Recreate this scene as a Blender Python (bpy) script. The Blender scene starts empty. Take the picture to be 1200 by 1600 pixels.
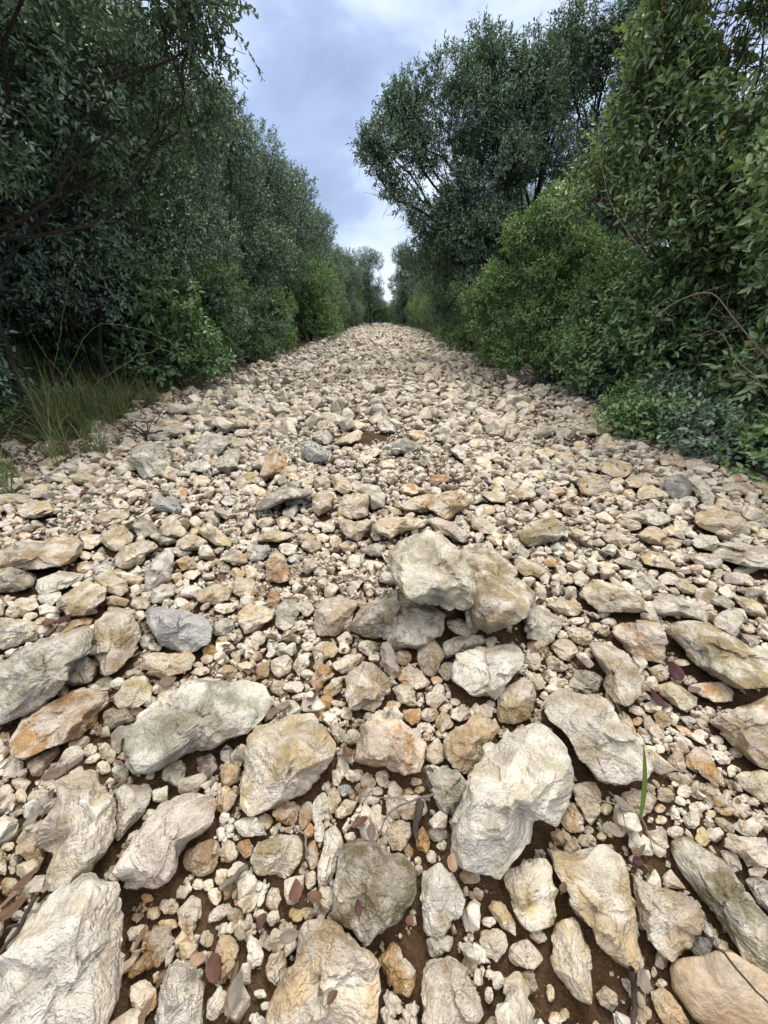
import bpy, math, random
import numpy as np

S = bpy.context.scene
COL = S.collection
R = math.radians
random.seed(7)
rng = np.random.default_rng(11)

# ---------------------------------------------------------------- camera
FPX, W0, H0 = 590.0, 1200.0, 1600.0          # focal length in photo pixels, photo size
PITCH, YAW, CAMH = R(27.7), R(0.45), 1.0
cd = bpy.data.cameras.new("camera")
cam = bpy.data.objects.new("camera", cd)
COL.objects.link(cam)
cd.sensor_fit = 'VERTICAL'
cd.sensor_height = 36.0
cd.lens = 36.0 * FPX / H0
cd.clip_start, cd.clip_end = 0.02, 3000.0
cam.location = (0, 0, CAMH)
cam.rotation_euler = (R(90) - PITCH, 0, YAW)
S.camera = cam

# ---------------------------------------------------------------- sky and sun (overcast)
SUN_EL, SUN_AZ = R(60), R(25)
world = bpy.data.worlds.new("World")
S.world = world
world.use_nodes = True
nt = world.node_tree
nt.nodes.clear()


def N(t, kind, **kw):
    n = t.nodes.new(kind)
    for k, v in kw.items():
        if k in n.inputs:
            n.inputs[k].default_value = v
        else:
            setattr(n, k, v)
    return n


def ramp(t, stops, interp='LINEAR'):
    r = t.nodes.new('ShaderNodeValToRGB')
    r.color_ramp.interpolation = interp
    el = r.color_ramp.elements
    while len(el) < len(stops):
        el.new(0.5)
    for e, (p, c) in zip(el, stops):
        e.position = p
        e.color = (c[0], c[1], c[2], 1) if not isinstance(c, (int, float)) else (c, c, c, 1)
    return r


out = N(nt, 'ShaderNodeOutputWorld')
bg = N(nt, 'ShaderNodeBackground', Strength=0.12)
sky = N(nt, 'ShaderNodeTexSky', sky_type='NISHITA', sun_disc=False, sun_elevation=SUN_EL, sun_rotation=SUN_AZ)
tc = N(nt, 'ShaderNodeTexCoord')
mp = N(nt, 'ShaderNodeMapping')
mp.inputs['Scale'].default_value = (1.0, 1.0, 1.7)
mp.inputs['Location'].default_value = (0.35, 0.1, 0.22)
nt.links.new(tc.outputs['Generated'], mp.inputs['Vector'])
cn = N(nt, 'ShaderNodeTexNoise', Scale=3.4, Detail=7.0, Roughness=0.52, Distortion=0.25)
nt.links.new(mp.outputs['Vector'], cn.inputs['Vector'])
cr = ramp(nt, [(0.36, (2.4, 2.95, 4.5)), (0.49, (3.0, 3.75, 5.6)), (0.57, (4.3, 5.1, 6.6)), (0.72, (5.8, 6.5, 7.4))])
# three brighter breaks in the cloud: high on the right, on the left, and low down the track
def _dirof(px, py):
    u_, v_ = (px - 600) / 590.0, (800 - py) / 590.0
    x_, y_, z_ = u_, math.cos(PITCH) + v_ * math.sin(PITCH), -math.sin(PITCH) + v_ * math.cos(PITCH)
    n_ = math.sqrt(x_ * x_ + y_ * y_ + z_ * z_)
    return (x_ / n_, y_ / n_, z_ / n_)


fac = cn.outputs['Fac']
for (px_, py_, w_, a_) in ((690, 60, .955, .17), (370, 150, .98, .12), (600, 430, .985, .13), (480, 210, .975, -.09), (930, 40, .99, .08)):
    dt = N(nt, 'ShaderNodeVectorMath', operation='DOT_PRODUCT')
    nt.links.new(tc.outputs['Generated'], dt.inputs[0]); dt.inputs[1].default_value = _dirof(px_, py_)
    mr = N(nt, 'ShaderNodeMapRange', interpolation_type='SMOOTHSTEP')
    mr.inputs['From Min'].default_value = w_; mr.inputs['From Max'].default_value = 1.0
    mr.inputs['To Min'].default_value = 0.0; mr.inputs['To Max'].default_value = a_
    nt.links.new(dt.outputs['Value'], mr.inputs['Value'])
    ad = N(nt, 'ShaderNodeMath', operation='ADD'); nt.links.new(fac, ad.inputs[0]); nt.links.new(mr.outputs[0], ad.inputs[1])
    fac = ad.outputs[0]
nt.links.new(fac, cr.inputs['Fac'])
sx = N(nt, 'ShaderNodeSeparateXYZ')
nt.links.new(tc.outputs['Generated'], sx.inputs['Vector'])
# an overcast sky is about three times as bright overhead as near the horizon, and whiter there
zr = ramp(nt, [(0.0, 0.0), (0.46, 0.0), (0.9, 1.0)])
nt.links.new(sx.outputs['Z'], zr.inputs['Fac'])
zm = N(nt, 'ShaderNodeMix', data_type='RGBA')
nt.links.new(zr.outputs['Color'], zm.inputs['Factor'])
nt.links.new(cr.outputs['Color'], zm.inputs[6])
zm.inputs[7].default_value = (19.0, 17.0, 14.2, 1)
mx = N(nt, 'ShaderNodeMix', data_type='RGBA')
mx.inputs['Factor'].default_value = 0.92
nt.links.new(sky.outputs['Color'], mx.inputs[6])
nt.links.new(zm.outputs[2], mx.inputs[7])
nt.links.new(mx.outputs[2], bg.inputs['Color'])
nt.links.new(bg.outputs['Background'], out.inputs['Surface'])

sd = bpy.data.lights.new("sun", 'SUN')
sd.energy = 1.5
sd.angle = R(14)
sd.color = (1.0, 0.955, 0.88)
sun = bpy.data.objects.new("sun", sd)
COL.objects.link(sun)
sun.rotation_euler = (R(90) - SUN_EL, 0, math.pi - SUN_AZ)
sun.location = (0, 0, 20)

S.view_settings.view_transform = 'Standard'
S.view_settings.look = 'None'
S.view_settings.gamma = 1.0
S.view_settings.exposure = 0.48
S.view_settings.use_curve_mapping = False
S.cycles.max_bounces = 5
S.cycles.diffuse_bounces = 3
S.cycles.transparent_max_bounces = 4

# ---------------------------------------------------------------- camera maths used to read positions off the photo
_cy, _sy, _cp, _sp = math.cos(YAW), math.sin(YAW), math.cos(PITCH), math.sin(PITCH)
RT = np.array([_cy, _sy, 0.0])
FW = np.array([-_sy * _cp, _cy * _cp, -_sp])
UP = np.cross(RT, FW)
C0 = np.array([0, 0, CAMH])


def ray(px, py):
    d = FW + RT * ((px - W0 / 2) / FPX) + UP * ((H0 / 2 - py) / FPX)
    return d


def on_z(px, py, z=0.0):
    d = ray(px, py)
    t = (z - CAMH) / d[2]
    return C0 + d * t


def at_y(px, py, y):
    d = ray(px, py)
    return C0 + d * (y / d[1])


def project(P):
    q = np.asarray(P) - C0
    w = q @ FW
    return W0 / 2 + FPX * (q @ RT) / w, H0 / 2 - FPX * (q @ UP) / w, w


# ---------------------------------------------------------------- noise
def _h(ix, iy, iz, s):
    n = (ix * 374761393 + iy * 668265263 + iz * 2147483647 + s * 974634777) & 0xffffffff
    n = ((n ^ (n >> 13)) * 1274126177) & 0xffffffff
    n = (n ^ (n >> 16)) & 0xffff
    return n / 65535.0 * 2 - 1


def vn(P, s=0):
    P = np.asarray(P, dtype=np.float64)
    i = np.floor(P).astype(np.int64)
    f = P - i
    f = f * f * f * (f * (f * 6 - 15) + 10)
    x, y, z = i[..., 0], i[..., 1], i[..., 2]
    u, v, w = f[..., 0], f[..., 1], f[..., 2]
    def L(a, b, t): return a + (b - a) * t
    c = [_h(x + a, y + b, z + d, s) for a in (0, 1) for b in (0, 1) for d in (0, 1)]
    return L(L(L(c[0], c[1], w), L(c[2], c[3], w), v), L(L(c[4], c[5], w), L(c[6], c[7], w), v), u)


def fbm(P, o=3, s=0):
    a, r, t = 1.0, 0.0, 0.0
    P = np.asarray(P, dtype=np.float64)
    for k in range(o):
        r = r + a * vn(P, s + k * 17)
        t += a
        a *= 0.5
        P = P * 2.03 + 5.1
    return r / t


def gz(x, y):
    """height of the ground"""
    x = np.asarray(x, dtype=np.float64)
    y = np.asarray(y, dtype=np.float64)
    q = np.stack([x * 0.9, y * 0.6, x * 0 + 3.3], -1)
    z = 0.03 * fbm(q, 2, 5) + 0.012 * vn(q * 5.0, 9)
    far = np.maximum(0, y - 40)
    z = z - np.where(far < 60, 0.0009 * far * far, 3.24 + (far - 60) * 0.03)
    b = np.clip((np.abs(x + 0.1) - 2.65) / 1.6, 0, 1)
    z = z + 0.22 * b * b * (3 - 2 * b)
    rut = np.exp(-((x - 1.5) / 0.45) ** 2) * np.clip((y - 3) / 2, 0, 1) + np.exp(-((x + 1.2) / 0.5) ** 2) * np.clip((y - 4) / 2, 0, 1)
    return z - 0.04 * rut


# ---------------------------------------------------------------- mesh helpers
def mesh(name, V, F, mat=None, smooth=True, tint=None):
    V = np.ascontiguousarray(V, dtype=np.float32)
    F = np.ascontiguousarray(F, dtype=np.int32)
    me = bpy.data.meshes.new(name)
    k = F.shape[1]
    me.vertices.add(len(V))
    me.vertices.foreach_set('co', V.ravel())
    me.loops.add(F.size)
    me.loops.foreach_set('vertex_index', F.ravel())
    me.polygons.add(len(F))
    me.polygons.foreach_set('loop_start', np.arange(0, F.size, k, dtype=np.int32))
    me.polygons.foreach_set('loop_total', np.full(len(F), k, dtype=np.int32))
    me.polygons.foreach_set('use_smooth', np.full(len(F), bool(smooth)))
    if tint is not None:
        a = me.attributes.new('tint', 'FLOAT_COLOR', 'POINT')
        a.data.foreach_set('color', np.ascontiguousarray(tint, dtype=np.float32).ravel())
    me.update(calc_edges=True)
    if mat:
        me.materials.append(mat)
    return me


def link(name, me, parent=None, loc=None):
    o = bpy.data.objects.new(name, me)
    COL.objects.link(o)
    if parent is not None:
        o.parent = parent
    if loc is not None:
        o.location = loc
    return o


def tag(o, label=None, cat=None, group=None, kind=None):
    if label: o['label'] = label
    if cat: o['category'] = cat
    if group: o['group'] = group
    if kind: o['kind'] = kind
    return o


def copy_tree(o, parent=None):
    c = o.copy()
    COL.objects.link(c)
    c.parent = parent
    for ch in list(o.children):
        copy_tree(ch, c)
    return c


_ico = {}
def ico(n):
    if n not in _ico:
        import bmesh
        bm = bmesh.new()
        bmesh.ops.create_icosphere(bm, subdivisions=n, radius=1.0)
        V = np.array([v.co[:] for v in bm.verts])
        F = np.array([[v.index for v in f.verts] for f in bm.faces])
        bm.free()
        V /= np.linalg.norm(V, axis=1)[:, None]
        _ico[n] = (V, F)
    return _ico[n]


class Tubes:
    """collects bent tapering tubes into one mesh"""
    def __init__(s, sides=5):
        s.V, s.F, s.n, s.k = [], [], 0, sides

    def add(s, pts, rad):
        pts = np.asarray(pts, dtype=float)
        rad = np.asarray(rad, dtype=float) * np.ones(len(pts))
        k = s.k
        d = np.gradient(pts, axis=0)
        d /= np.linalg.norm(d, axis=1)[:, None] + 1e-9
        a = np.cross(d, [0.31, 0.17, 0.93])
        bad = np.linalg.norm(a, axis=1) < 1e-3
        a[bad] = np.cross(d[bad], [1, 0, 0])
        a /= np.linalg.norm(a, axis=1)[:, None]
        b = np.cross(d, a)
        th = np.arange(k) * 2 * math.pi / k
        ring = pts[:, None] + rad[:, None, None] * (a[:, None] * np.cos(th)[None, :, None] + b[:, None] * np.sin(th)[None, :, None])
        m = len(pts)
        s.V.append(ring.reshape(-1, 3))
        i = np.arange(m - 1)[:, None] * k
        j = np.arange(k)[None]
        j2 = (j + 1) % k
        s.F.append(np.stack([i + j, i + j2, i + k + j2, i + k + j], -1).reshape(-1, 4) + s.n)
        s.n += m * k
        return s

    def build(s, name, mat):
        return mesh(name, np.concatenate(s.V), np.concatenate(s.F), mat, True)


def bent(p0, p1, n=6, wob=0.1, sag=0.0, rs=None):
    """points of a crooked line from p0 to p1"""
    rs = rs or rng
    p0, p1 = np.asarray(p0, float), np.asarray(p1, float)
    L = np.linalg.norm(p1 - p0)
    t = np.linspace(0, 1, n)
    P = p0 + (p1 - p0) * t[:, None]
    off = 0
    for k, a in ((1, .7), (2, .4), (3, .22), (5, .09)):
        off = off + rs.normal(0, wob * L * a, 3) * np.sin(k * math.pi * t)[:, None]
    P = P + off
    P[:, 2] -= sag * L * np.sin(math.pi * t)
    return P


# ---------------------------------------------------------------- materials
def new_mat(name):
    m = bpy.data.materials.new(name)
    m.use_nodes = True
    t = m.node_tree
    t.nodes.clear()
    o = t.nodes.new('ShaderNodeOutputMaterial')
    p = t.nodes.new('ShaderNodeBsdfPrincipled')
    t.links.new(p.outputs[0], o.inputs['Surface'])
    return m, t, p


def mixc(t, fac, a, b):
    m = N(t, 'ShaderNodeMix', data_type='RGBA')
    for v, s in ((fac, m.inputs['Factor']), (a, m.inputs[6]), (b, m.inputs[7])):
        if isinstance(v, (int, float)):
            s.default_value = v
        elif isinstance(v, tuple):
            s.default_value = (v[0], v[1], v[2], 1)
        else:
            t.links.new(v, s)
    return m.outputs[2]


def mul(t, a, b, op='MULTIPLY'):
    m = N(t, 'ShaderNodeMath', operation=op)
    for v, s in ((a, m.inputs[0]), (b, m.inputs[1])):
        if isinstance(v, (int, float)):
            s.default_value = v
        else:
            t.links.new(v, s)
    return m.outputs[0]


def stone_mat(name, chalk=0.6, stain=0.4, stain_col=(0.36, 0.20, 0.08), lichen=0.35, bump=1.0, rough=0.85, tex=1.0, vein=0.0, cover=0.0, pit=0.6):
    """limestone: the stone's own colour, chalky patches, iron stains, grey lichen and pitting"""
    m, t, p = new_mat(name)
    at = N(t, 'ShaderNodeAttribute', attribute_name='tint')
    tcn = N(t, 'ShaderNodeTexCoord')
    oi = N(t, 'ShaderNodeObjectInfo')
    vm = N(t, 'ShaderNodeVectorMath', operation='ADD')
    t.links.new(tcn.outputs['Object'], vm.inputs[0])
    rr = mul(t, oi.outputs['Random'], 57.0)
    t.links.new(rr, vm.inputs[1])
    V = vm.outputs[0]

    def noise(sc, det, ro=0.55, dist=0.0):
        n = N(t, 'ShaderNodeTexNoise', Scale=sc * tex, Detail=det, Roughness=ro, Distortion=dist)
        t.links.new(V, n.inputs['Vector'])
        return n.outputs['Fac']

    n1 = noise(13, 6, 0.62, 0.3)
    n2 = noise(29, 6, 0.7, 0.6)
    n3 = noise(85, 4, 0.7)
    n4 = noise(8, 5, 0.6, 0.8)
    n5 = noise(240, 2, 0.6)
    c = at.outputs['Color']
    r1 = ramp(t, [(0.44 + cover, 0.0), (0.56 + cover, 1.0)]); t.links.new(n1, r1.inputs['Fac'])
    # paler mix is strongest on upward faces; flanks keep more of the tint
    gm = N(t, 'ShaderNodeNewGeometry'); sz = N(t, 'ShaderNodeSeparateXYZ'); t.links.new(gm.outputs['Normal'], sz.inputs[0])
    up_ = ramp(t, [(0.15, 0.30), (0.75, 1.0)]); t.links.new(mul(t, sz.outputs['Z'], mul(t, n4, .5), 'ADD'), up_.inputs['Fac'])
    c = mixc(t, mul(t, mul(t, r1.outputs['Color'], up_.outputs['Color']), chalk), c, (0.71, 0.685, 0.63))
    r4 = ramp(t, [(0.50, 0.0), (0.66, 1.0)]); t.links.new(n4, r4.inputs['Fac'])
    r2 = ramp(t, [(0.38, 0.25), (0.6, 1.0)]); t.links.new(n2, r2.inputs['Fac'])
    c = mixc(t, mul(t, mul(t, r4.outputs['Color'], r2.outputs['Color']), stain), c, stain_col)
    # fine dark grains and grey lichen freckles
    r3 = ramp(t, [(0.52, 0.0), (0.70, 1.0)]); t.links.new(n3, r3.inputs['Fac'])
    c = mixc(t, mul(t, r3.outputs['Color'], lichen), c, (0.20, 0.185, 0.155))
    r6 = ramp(t, [(0.30, 1.0), (0.44, 0.0)]); t.links.new(n2, r6.inputs['Fac'])
    c = mixc(t, mul(t, r6.outputs['Color'], pit), c, (0.24, 0.185, 0.12))
    r5 = ramp(t, [(0.56, 0.0), (0.68, 1.0)]); t.links.new(n2, r5.inputs['Fac'])
    c = mixc(t, mul(t, r5.outputs['Color'], 0.5 * chalk), c, (0.77, 0.75, 0.71))
    # thin pale and dark veins
    vo = N(t, 'ShaderNodeTexVoronoi', feature='DISTANCE_TO_EDGE', Scale=16.0 * tex)
    wv = N(t, 'ShaderNodeVectorMath', operation='ADD')
    t.links.new(V, wv.inputs[0])
    nn = N(t, 'ShaderNodeTexNoise', Scale=14.0 * tex, Detail=3.0); t.links.new(V, nn.inputs['Vector'])
    sc = N(t, 'ShaderNodeVectorMath', operation='SCALE', Scale=0.10 / tex); t.links.new(nn.outputs['Color'], sc.inputs[0])
    t.links.new(sc.outputs[0], wv.inputs[1]); t.links.new(wv.outputs[0], vo.inputs['Vector'])
    rv = ramp(t, [(0.0, 1.0), (0.035, 0.0)]); t.links.new(vo.outputs['Distance'], rv.inputs['Fac'])
    vf = mul(t, mul(t, rv.outputs['Color'], r1.outputs['Color']), vein)
    c = mixc(t, vf, c, (0.66, 0.63, 0.58))
    t.links.new(c, p.inputs['Base Color'])
    p.inputs['Roughness'].default_value = rough
    p.inputs['Specular IOR Level'].default_value = 0.25
    h = mul(t, n2, 1.3)
    h = mul(t, h, mul(t, n3, 0.75), 'ADD')
    h = mul(t, h, mul(t, n5, 0.35), 'ADD')
    rb = ramp(t, [(0.35, .25), (0.62, 1.0)]); t.links.new(n4, rb.inputs['Fac'])
    h = mul(t, h, rb.outputs['Color'])
    b = N(t, 'ShaderNodeBump', Strength=1.0 * bump, Distance=0.024 / tex)
    t.links.new(h, b.inputs['Height'])
    t.links.new(b.outputs[0], p.inputs['Normal'])
    return m


def plain_mat(name, col, var=0.3, rough=0.8, scale=40, isl=False, bump=0.4):
    m, t, p = new_mat(name)
    tcn = N(t, 'ShaderNodeTexCoord')
    n = N(t, 'ShaderNodeTexNoise', Scale=float(scale), Detail=5.0)
    t.links.new(tcn.outputs['Object'], n.inputs['Vector'])
    f = n.outputs['Fac']
    if isl:
        g = N(t, 'ShaderNodeNewGeometry')
        f = mul(t, mul(t, f, 0.5), mul(t, g.outputs['Random Per Island'], 0.5), 'ADD')
    r = ramp(t, [(0.25, tuple(c * (1 - var) for c in col)), (0.75, tuple(min(1, c * (1 + var)) for c in col))])
    t.links.new(f, r.inputs['Fac'])
    t.links.new(r.outputs['Color'], p.inputs['Base Color'])
    p.inputs['Roughness'].default_value = rough
    p.inputs['Specular IOR Level'].default_value = 0.3
    b = N(t, 'ShaderNodeBump', Strength=bump, Distance=0.003)
    t.links.new(n.outputs['Fac'], b.inputs['Height'])
    t.links.new(b.outputs[0], p.inputs['Normal'])
    return m


def leaf_mat(name, stops, under=(0.16, 0.18, 0.13), trans=0.25, rough=0.42, spec=0.5):
    """leaf: each leaf its own shade of green, paler underside, some light through it"""
    m, t, p = new_mat(name)
    g = N(t, 'ShaderNodeNewGeometry')
    r = ramp(t, stops)
    t.links.new(g.outputs['Random Per Island'], r.inputs['Fac'])
    c = mixc(t, mul(t, g.outputs['Backfacing'], 0.8), r.outputs['Color'], under)
    t.links.new(c, p.inputs['Base Color'])
    p.inputs['Roughness'].default_value = rough
    p.inputs['Specular IOR Level'].default_value = spec
    tr = N(t, 'ShaderNodeBsdfTranslucent')
    t.links.new(mixc(t, 0.5, r.outputs['Color'], (0.16, 0.24, 0.03)), tr.inputs['Color'])
    ms = N(t, 'ShaderNodeMixShader')
    ms.inputs[0].default_value = trans
    t.links.new(p.outputs[0], ms.inputs[1])
    t.links.new(tr.outputs[0], ms.inputs[2])
    o = [n for n in t.nodes if n.type == 'OUTPUT_MATERIAL'][0]
    t.links.new(ms.outputs[0], o.inputs['Surface'])
    return m
# ---------------------------------------------------------------- stone outlines, read off the photo tile by tile
# a line: colour letter, [lift=metres] points (or  o cx cy w h [tilt]),  then  | short name | label   for the ones that stand out
TILES = {}
TILES['A'] = (0, 1200, """
W 0,900 60,830 130,740 190,650 240,580 330,520 440,478 490,490 560,545 590,610 580,700 565,800 555,900 545,1000 540,1100 500,1200 450,1330 -20,1420 | big white slab | largest smooth white slab lying in the bottom left corner of the track
P 230,30 330,10 395,-10 465,-12 480,70 530,120 550,170 545,260 530,340 500,410 430,480 350,510 235,575 210,530 215,480 245,430 250,400 200,360 178,315 190,270 250,170 270,110 | pitted cream slab | cream slab with a rough pitted face, just above the biggest white slab
W 540,110 590,70 670,75 715,100 700,170 660,230 600,290 555,345 535,320 550,200
R 860,110 960,105 1010,115 1022,160 1010,220 985,270 940,310 880,340 850,400 830,480 790,540 700,580 600,560 530,520 515,490 560,430 620,350 680,250 740,180 800,140 | rust streaked slab | white slab with a rust brown streak slanting down to the left
T 850,440 870,390 930,350 1000,330 1030,370 1030,450 1000,490 940,515 880,480
W 780,900 830,870 880,900 930,930 955,1000 955,1200 950,1300 730,1300 740,1200 745,1080 760,960 | narrow white slab | narrow upright white slab cut by the lower edge, left of the centre
O 720,730 790,740 830,800 800,860 750,920 680,950 610,1000 590,985 620,930 680,860 700,780
O 610,1020 690,985 730,1040 735,1110 690,1170 640,1160 605,1080
O 830,670 900,590 945,620 950,700 900,780 870,790 840,730
C o 1060 850 110 150
W 1030,1015 1070,1060 1060,1130 1010,1185 965,1170 975,1090
W o 1195 865 85 160
C 75,330 120,300 170,310 215,370 215,420 180,460 130,440 80,400
C o 185 140 140 90
O 1015,110 1060,75 1110,120 1100,170 1050,220 1010,180
T o 1072 395 90 120
O o 1150 375 80 95
W 1095,260 1130,235 1200,230 1240,270 1260,320 1130,325
C o -5 440 80 140
C o 640 770 110 75 -20
T o 1105 690 95 85
W o 1030 680 120 65 -40
C o 1005 600 60 90
C o 975 552 55 65
O o 45 560 90 95
C o 100 130 55 80
W o 85 692 75 50
C o 720 680 80 65
O o 790 650 95 80
T o 790 733 100 52
C o 930 548 55 60
O o 1040 505 60 90 20
C o 40 370 70 45
O o 690 608 60 45
C o 970 800 70 80
T o 20 110 60 70
""")
TILES['B'] = (400, 1200, """
C 0,370 30,335 100,320 190,312 220,345 225,400 200,460 130,512 60,500 0,505 -36,440
W 330,300 370,265 400,310 410,360 385,420 370,500 330,560 300,580 285,540 295,450 310,370
D 430,350 500,340 570,345 620,380 700,400 740,450 755,540 760,600 700,680 650,730 600,780 550,805 500,790 440,740 370,720 352,690 360,600 370,520 375,440 400,380 | brown block | chunky ochre brown block with a mossy grey upper edge, low in the centre
W 780,480 860,440 890,470 940,520 980,620 960,680 900,740 870,795 820,800 780,760 770,650 768,560 | pale wedge | pale upright wedge touching the right side of the ochre brown block
G 790,800 870,780 925,795 910,850 860,895 810,885
C 240,720 320,708 420,735 470,780 520,850 570,920 590,1000 580,1100 560,1200 540,1300 60,1300 60,1200 90,1100 150,1000 180,900 200,800 210,750 | domed grey cream boulder | large domed grey cream boulder at the middle of the lower edge
O 640,805 680,830 700,890 750,950 740,1020 720,1085 650,1060 620,980 570,900 600,860
T 900,870 960,920 1010,990 1050,1080 1065,1150 1040,1200 980,1250 770,1250 775,1100 780,1000 800,900 | half buried tan slab | tan slab sunk in bare brown soil at the lower edge
T 1060,770 1130,745 1170,780 1185,840 1130,910 1080,880 1045,810
O 60,870 130,850 145,920 110,1030 50,990 45,930
C 610,290 660,245 720,250 730,310 700,380 650,390 615,340
O 780,270 820,350 800,410 760,380 740,310
T 650,150 700,115 790,140 805,200 760,240 690,240 650,210
G 800,40 850,0 960,0 1000,80 990,150 950,200 880,240 850,190 830,110
Y 370,200 420,145 475,160 450,210 400,240 370,230
C o 360 150 70 115
W o 300 190 85 150 15
W o 460 35 95 60
C o 592 47 60 75
T o 520 60 70 90
O o 268 410 62 145
W o 255 525 55 88
Y o 82 612 75 110
W o 80 705 60 80 10
W o 20 690 70 60
O o 150 215 110 130
T o 235 212 62 140 15
P o 298 300 60 110
O o 1000 510 105 75
W o 1090 720 65 50
C o 1090 1065 45 75
Y 1085,650 1110,615 1170,650 1215,720 1220,790 1170,760 1120,710
C o 822 415 50 72
Y o 870 360 45 62
C o 245 680 80 60
C o 40 250 80 85
P o 565 105 70 45
K o 415 105 75 60
W o 750 65 55 40
Y o 765 105 55 38
C o 610 75 45 40
W o 440 325 55 50
T o 560 205 55 90
O o 250 295 45 70
O o 715 385 45 60
T o 760 435 35 45
Y o 190 690 70 70
C o 45 1115 45 45
T o 20 1060 60 45
""")
TILES['C'] = (800, 1200, """
W lift=0.02 99,-252 171,-240 231,-159 279,-81 306,0 294,90 261,141 249,189 171,270 111,291 51,381 0,441 -51,501 -141,471 -219,450 -279,381 -291,330 -270,231 -210,159 -189,90 -195,30 -141,0 -126,-69 -141,-96 -69,-141 9,-195 | great white boulder | great rough white boulder, the most prominent stone right of centre
T 270,90 330,55 390,60 425,110 415,170 400,230 370,268 340,240 320,190 280,140
O 255,170 300,165 330,220 345,300 300,310 250,290 225,250
T o 352 342 100 72
C 170,385 200,375 250,390 320,370 420,358 480,385 540,430 560,500 575,600 585,680 600,800 615,880 605,940 570,960 530,930 470,890 400,830 370,760 330,700 280,640 260,580 220,520 190,450 | long cream wedge | long cream wedge pointing down to the right over dark soil
C -45,520 -20,470 20,460 60,430 160,430 190,470 190,510 225,560 215,620 220,680 180,745 110,765 60,740 20,670 -20,610
Y 230,710 280,685 320,710 350,790 370,870 375,1000 375,1110 310,1090 250,1030 200,950 180,880 190,800 | greenish ochre stone | upright ochre stone with a greenish grey tip, below the cream wedge
T 560,490 620,530 700,560 780,580 870,620 905,700 900,780 830,840 750,890 700,860 650,800 620,760 590,740 580,650 570,560 | tan lump | rounded tan lump wedged between the cream wedge and the long olive stone
D 750,350 810,320 860,345 940,390 1000,440 1080,540 1150,620 1200,690 1250,750 1270,900 1200,960 1130,930 1060,860 1000,780 940,690 870,600 800,500 770,420 | long olive grey stone | long olive grey stone slanting down to the right edge
S 740,930 800,890 900,885 960,865 1040,870 1120,920 1200,970 1260,1010 1280,1200 1100,1260 900,1210 850,1180 800,1100 750,1040 | smooth tan boulder | smooth rounded tan boulder in the bottom right corner
T 650,1050 700,1025 750,1060 800,1130 840,1200 800,1240 720,1220 670,1130
O 390,1060 440,1020 490,1060 500,1120 470,1145 410,1110
O 0,830 70,805 130,860 158,900 110,950 40,940 -20,900
D o 70 1010 100 110
T o 125 790 80 62
T 510,130 560,95 640,110 678,150 650,210 600,235 530,190
K o 880 838 116 112 | purple grey ball stone | small round purple grey stone on the edge of the smooth tan boulder
P 990,330 1010,310 1100,320 1210,320 1240,470 1100,460 1060,400 990,370
P 975,385 1050,390 1085,480 1040,490 990,440
W o 1155 485 95 58
M 1090,520 1160,510 1230,540 1240,700 1150,640
C o 893 322 66 92
W o 948 315 85 85
C o 765 300 82 62
Y o 718 125 90 72 35
W o 805 110 68 65
W o 840 242 80 85
C o 865 185 72 62
O o 1075 145 72 46
Y o 1140 155 95 50
W o 1150 255 75 85
W o 790 155 58 40 30
Y o 695 190 55 42
C o 440 190 60 62
T o 700 900 65 95
C o 665 955 32 55
T o 700 1010 60 45
C o 1000 270 120 55 35
C o 1010 205 75 40
P o 1080 75 80 35
T o 650 245 30 32
C o 700 245 60 45
W o 770 70 50 40
C o 930 215 50 40
Y o 1030 15 45 60
T o 180 1050 40 90
O o 200 1180 60 80
T o 240 1160 55 70
W o 360 290 45 50
""")
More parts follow.
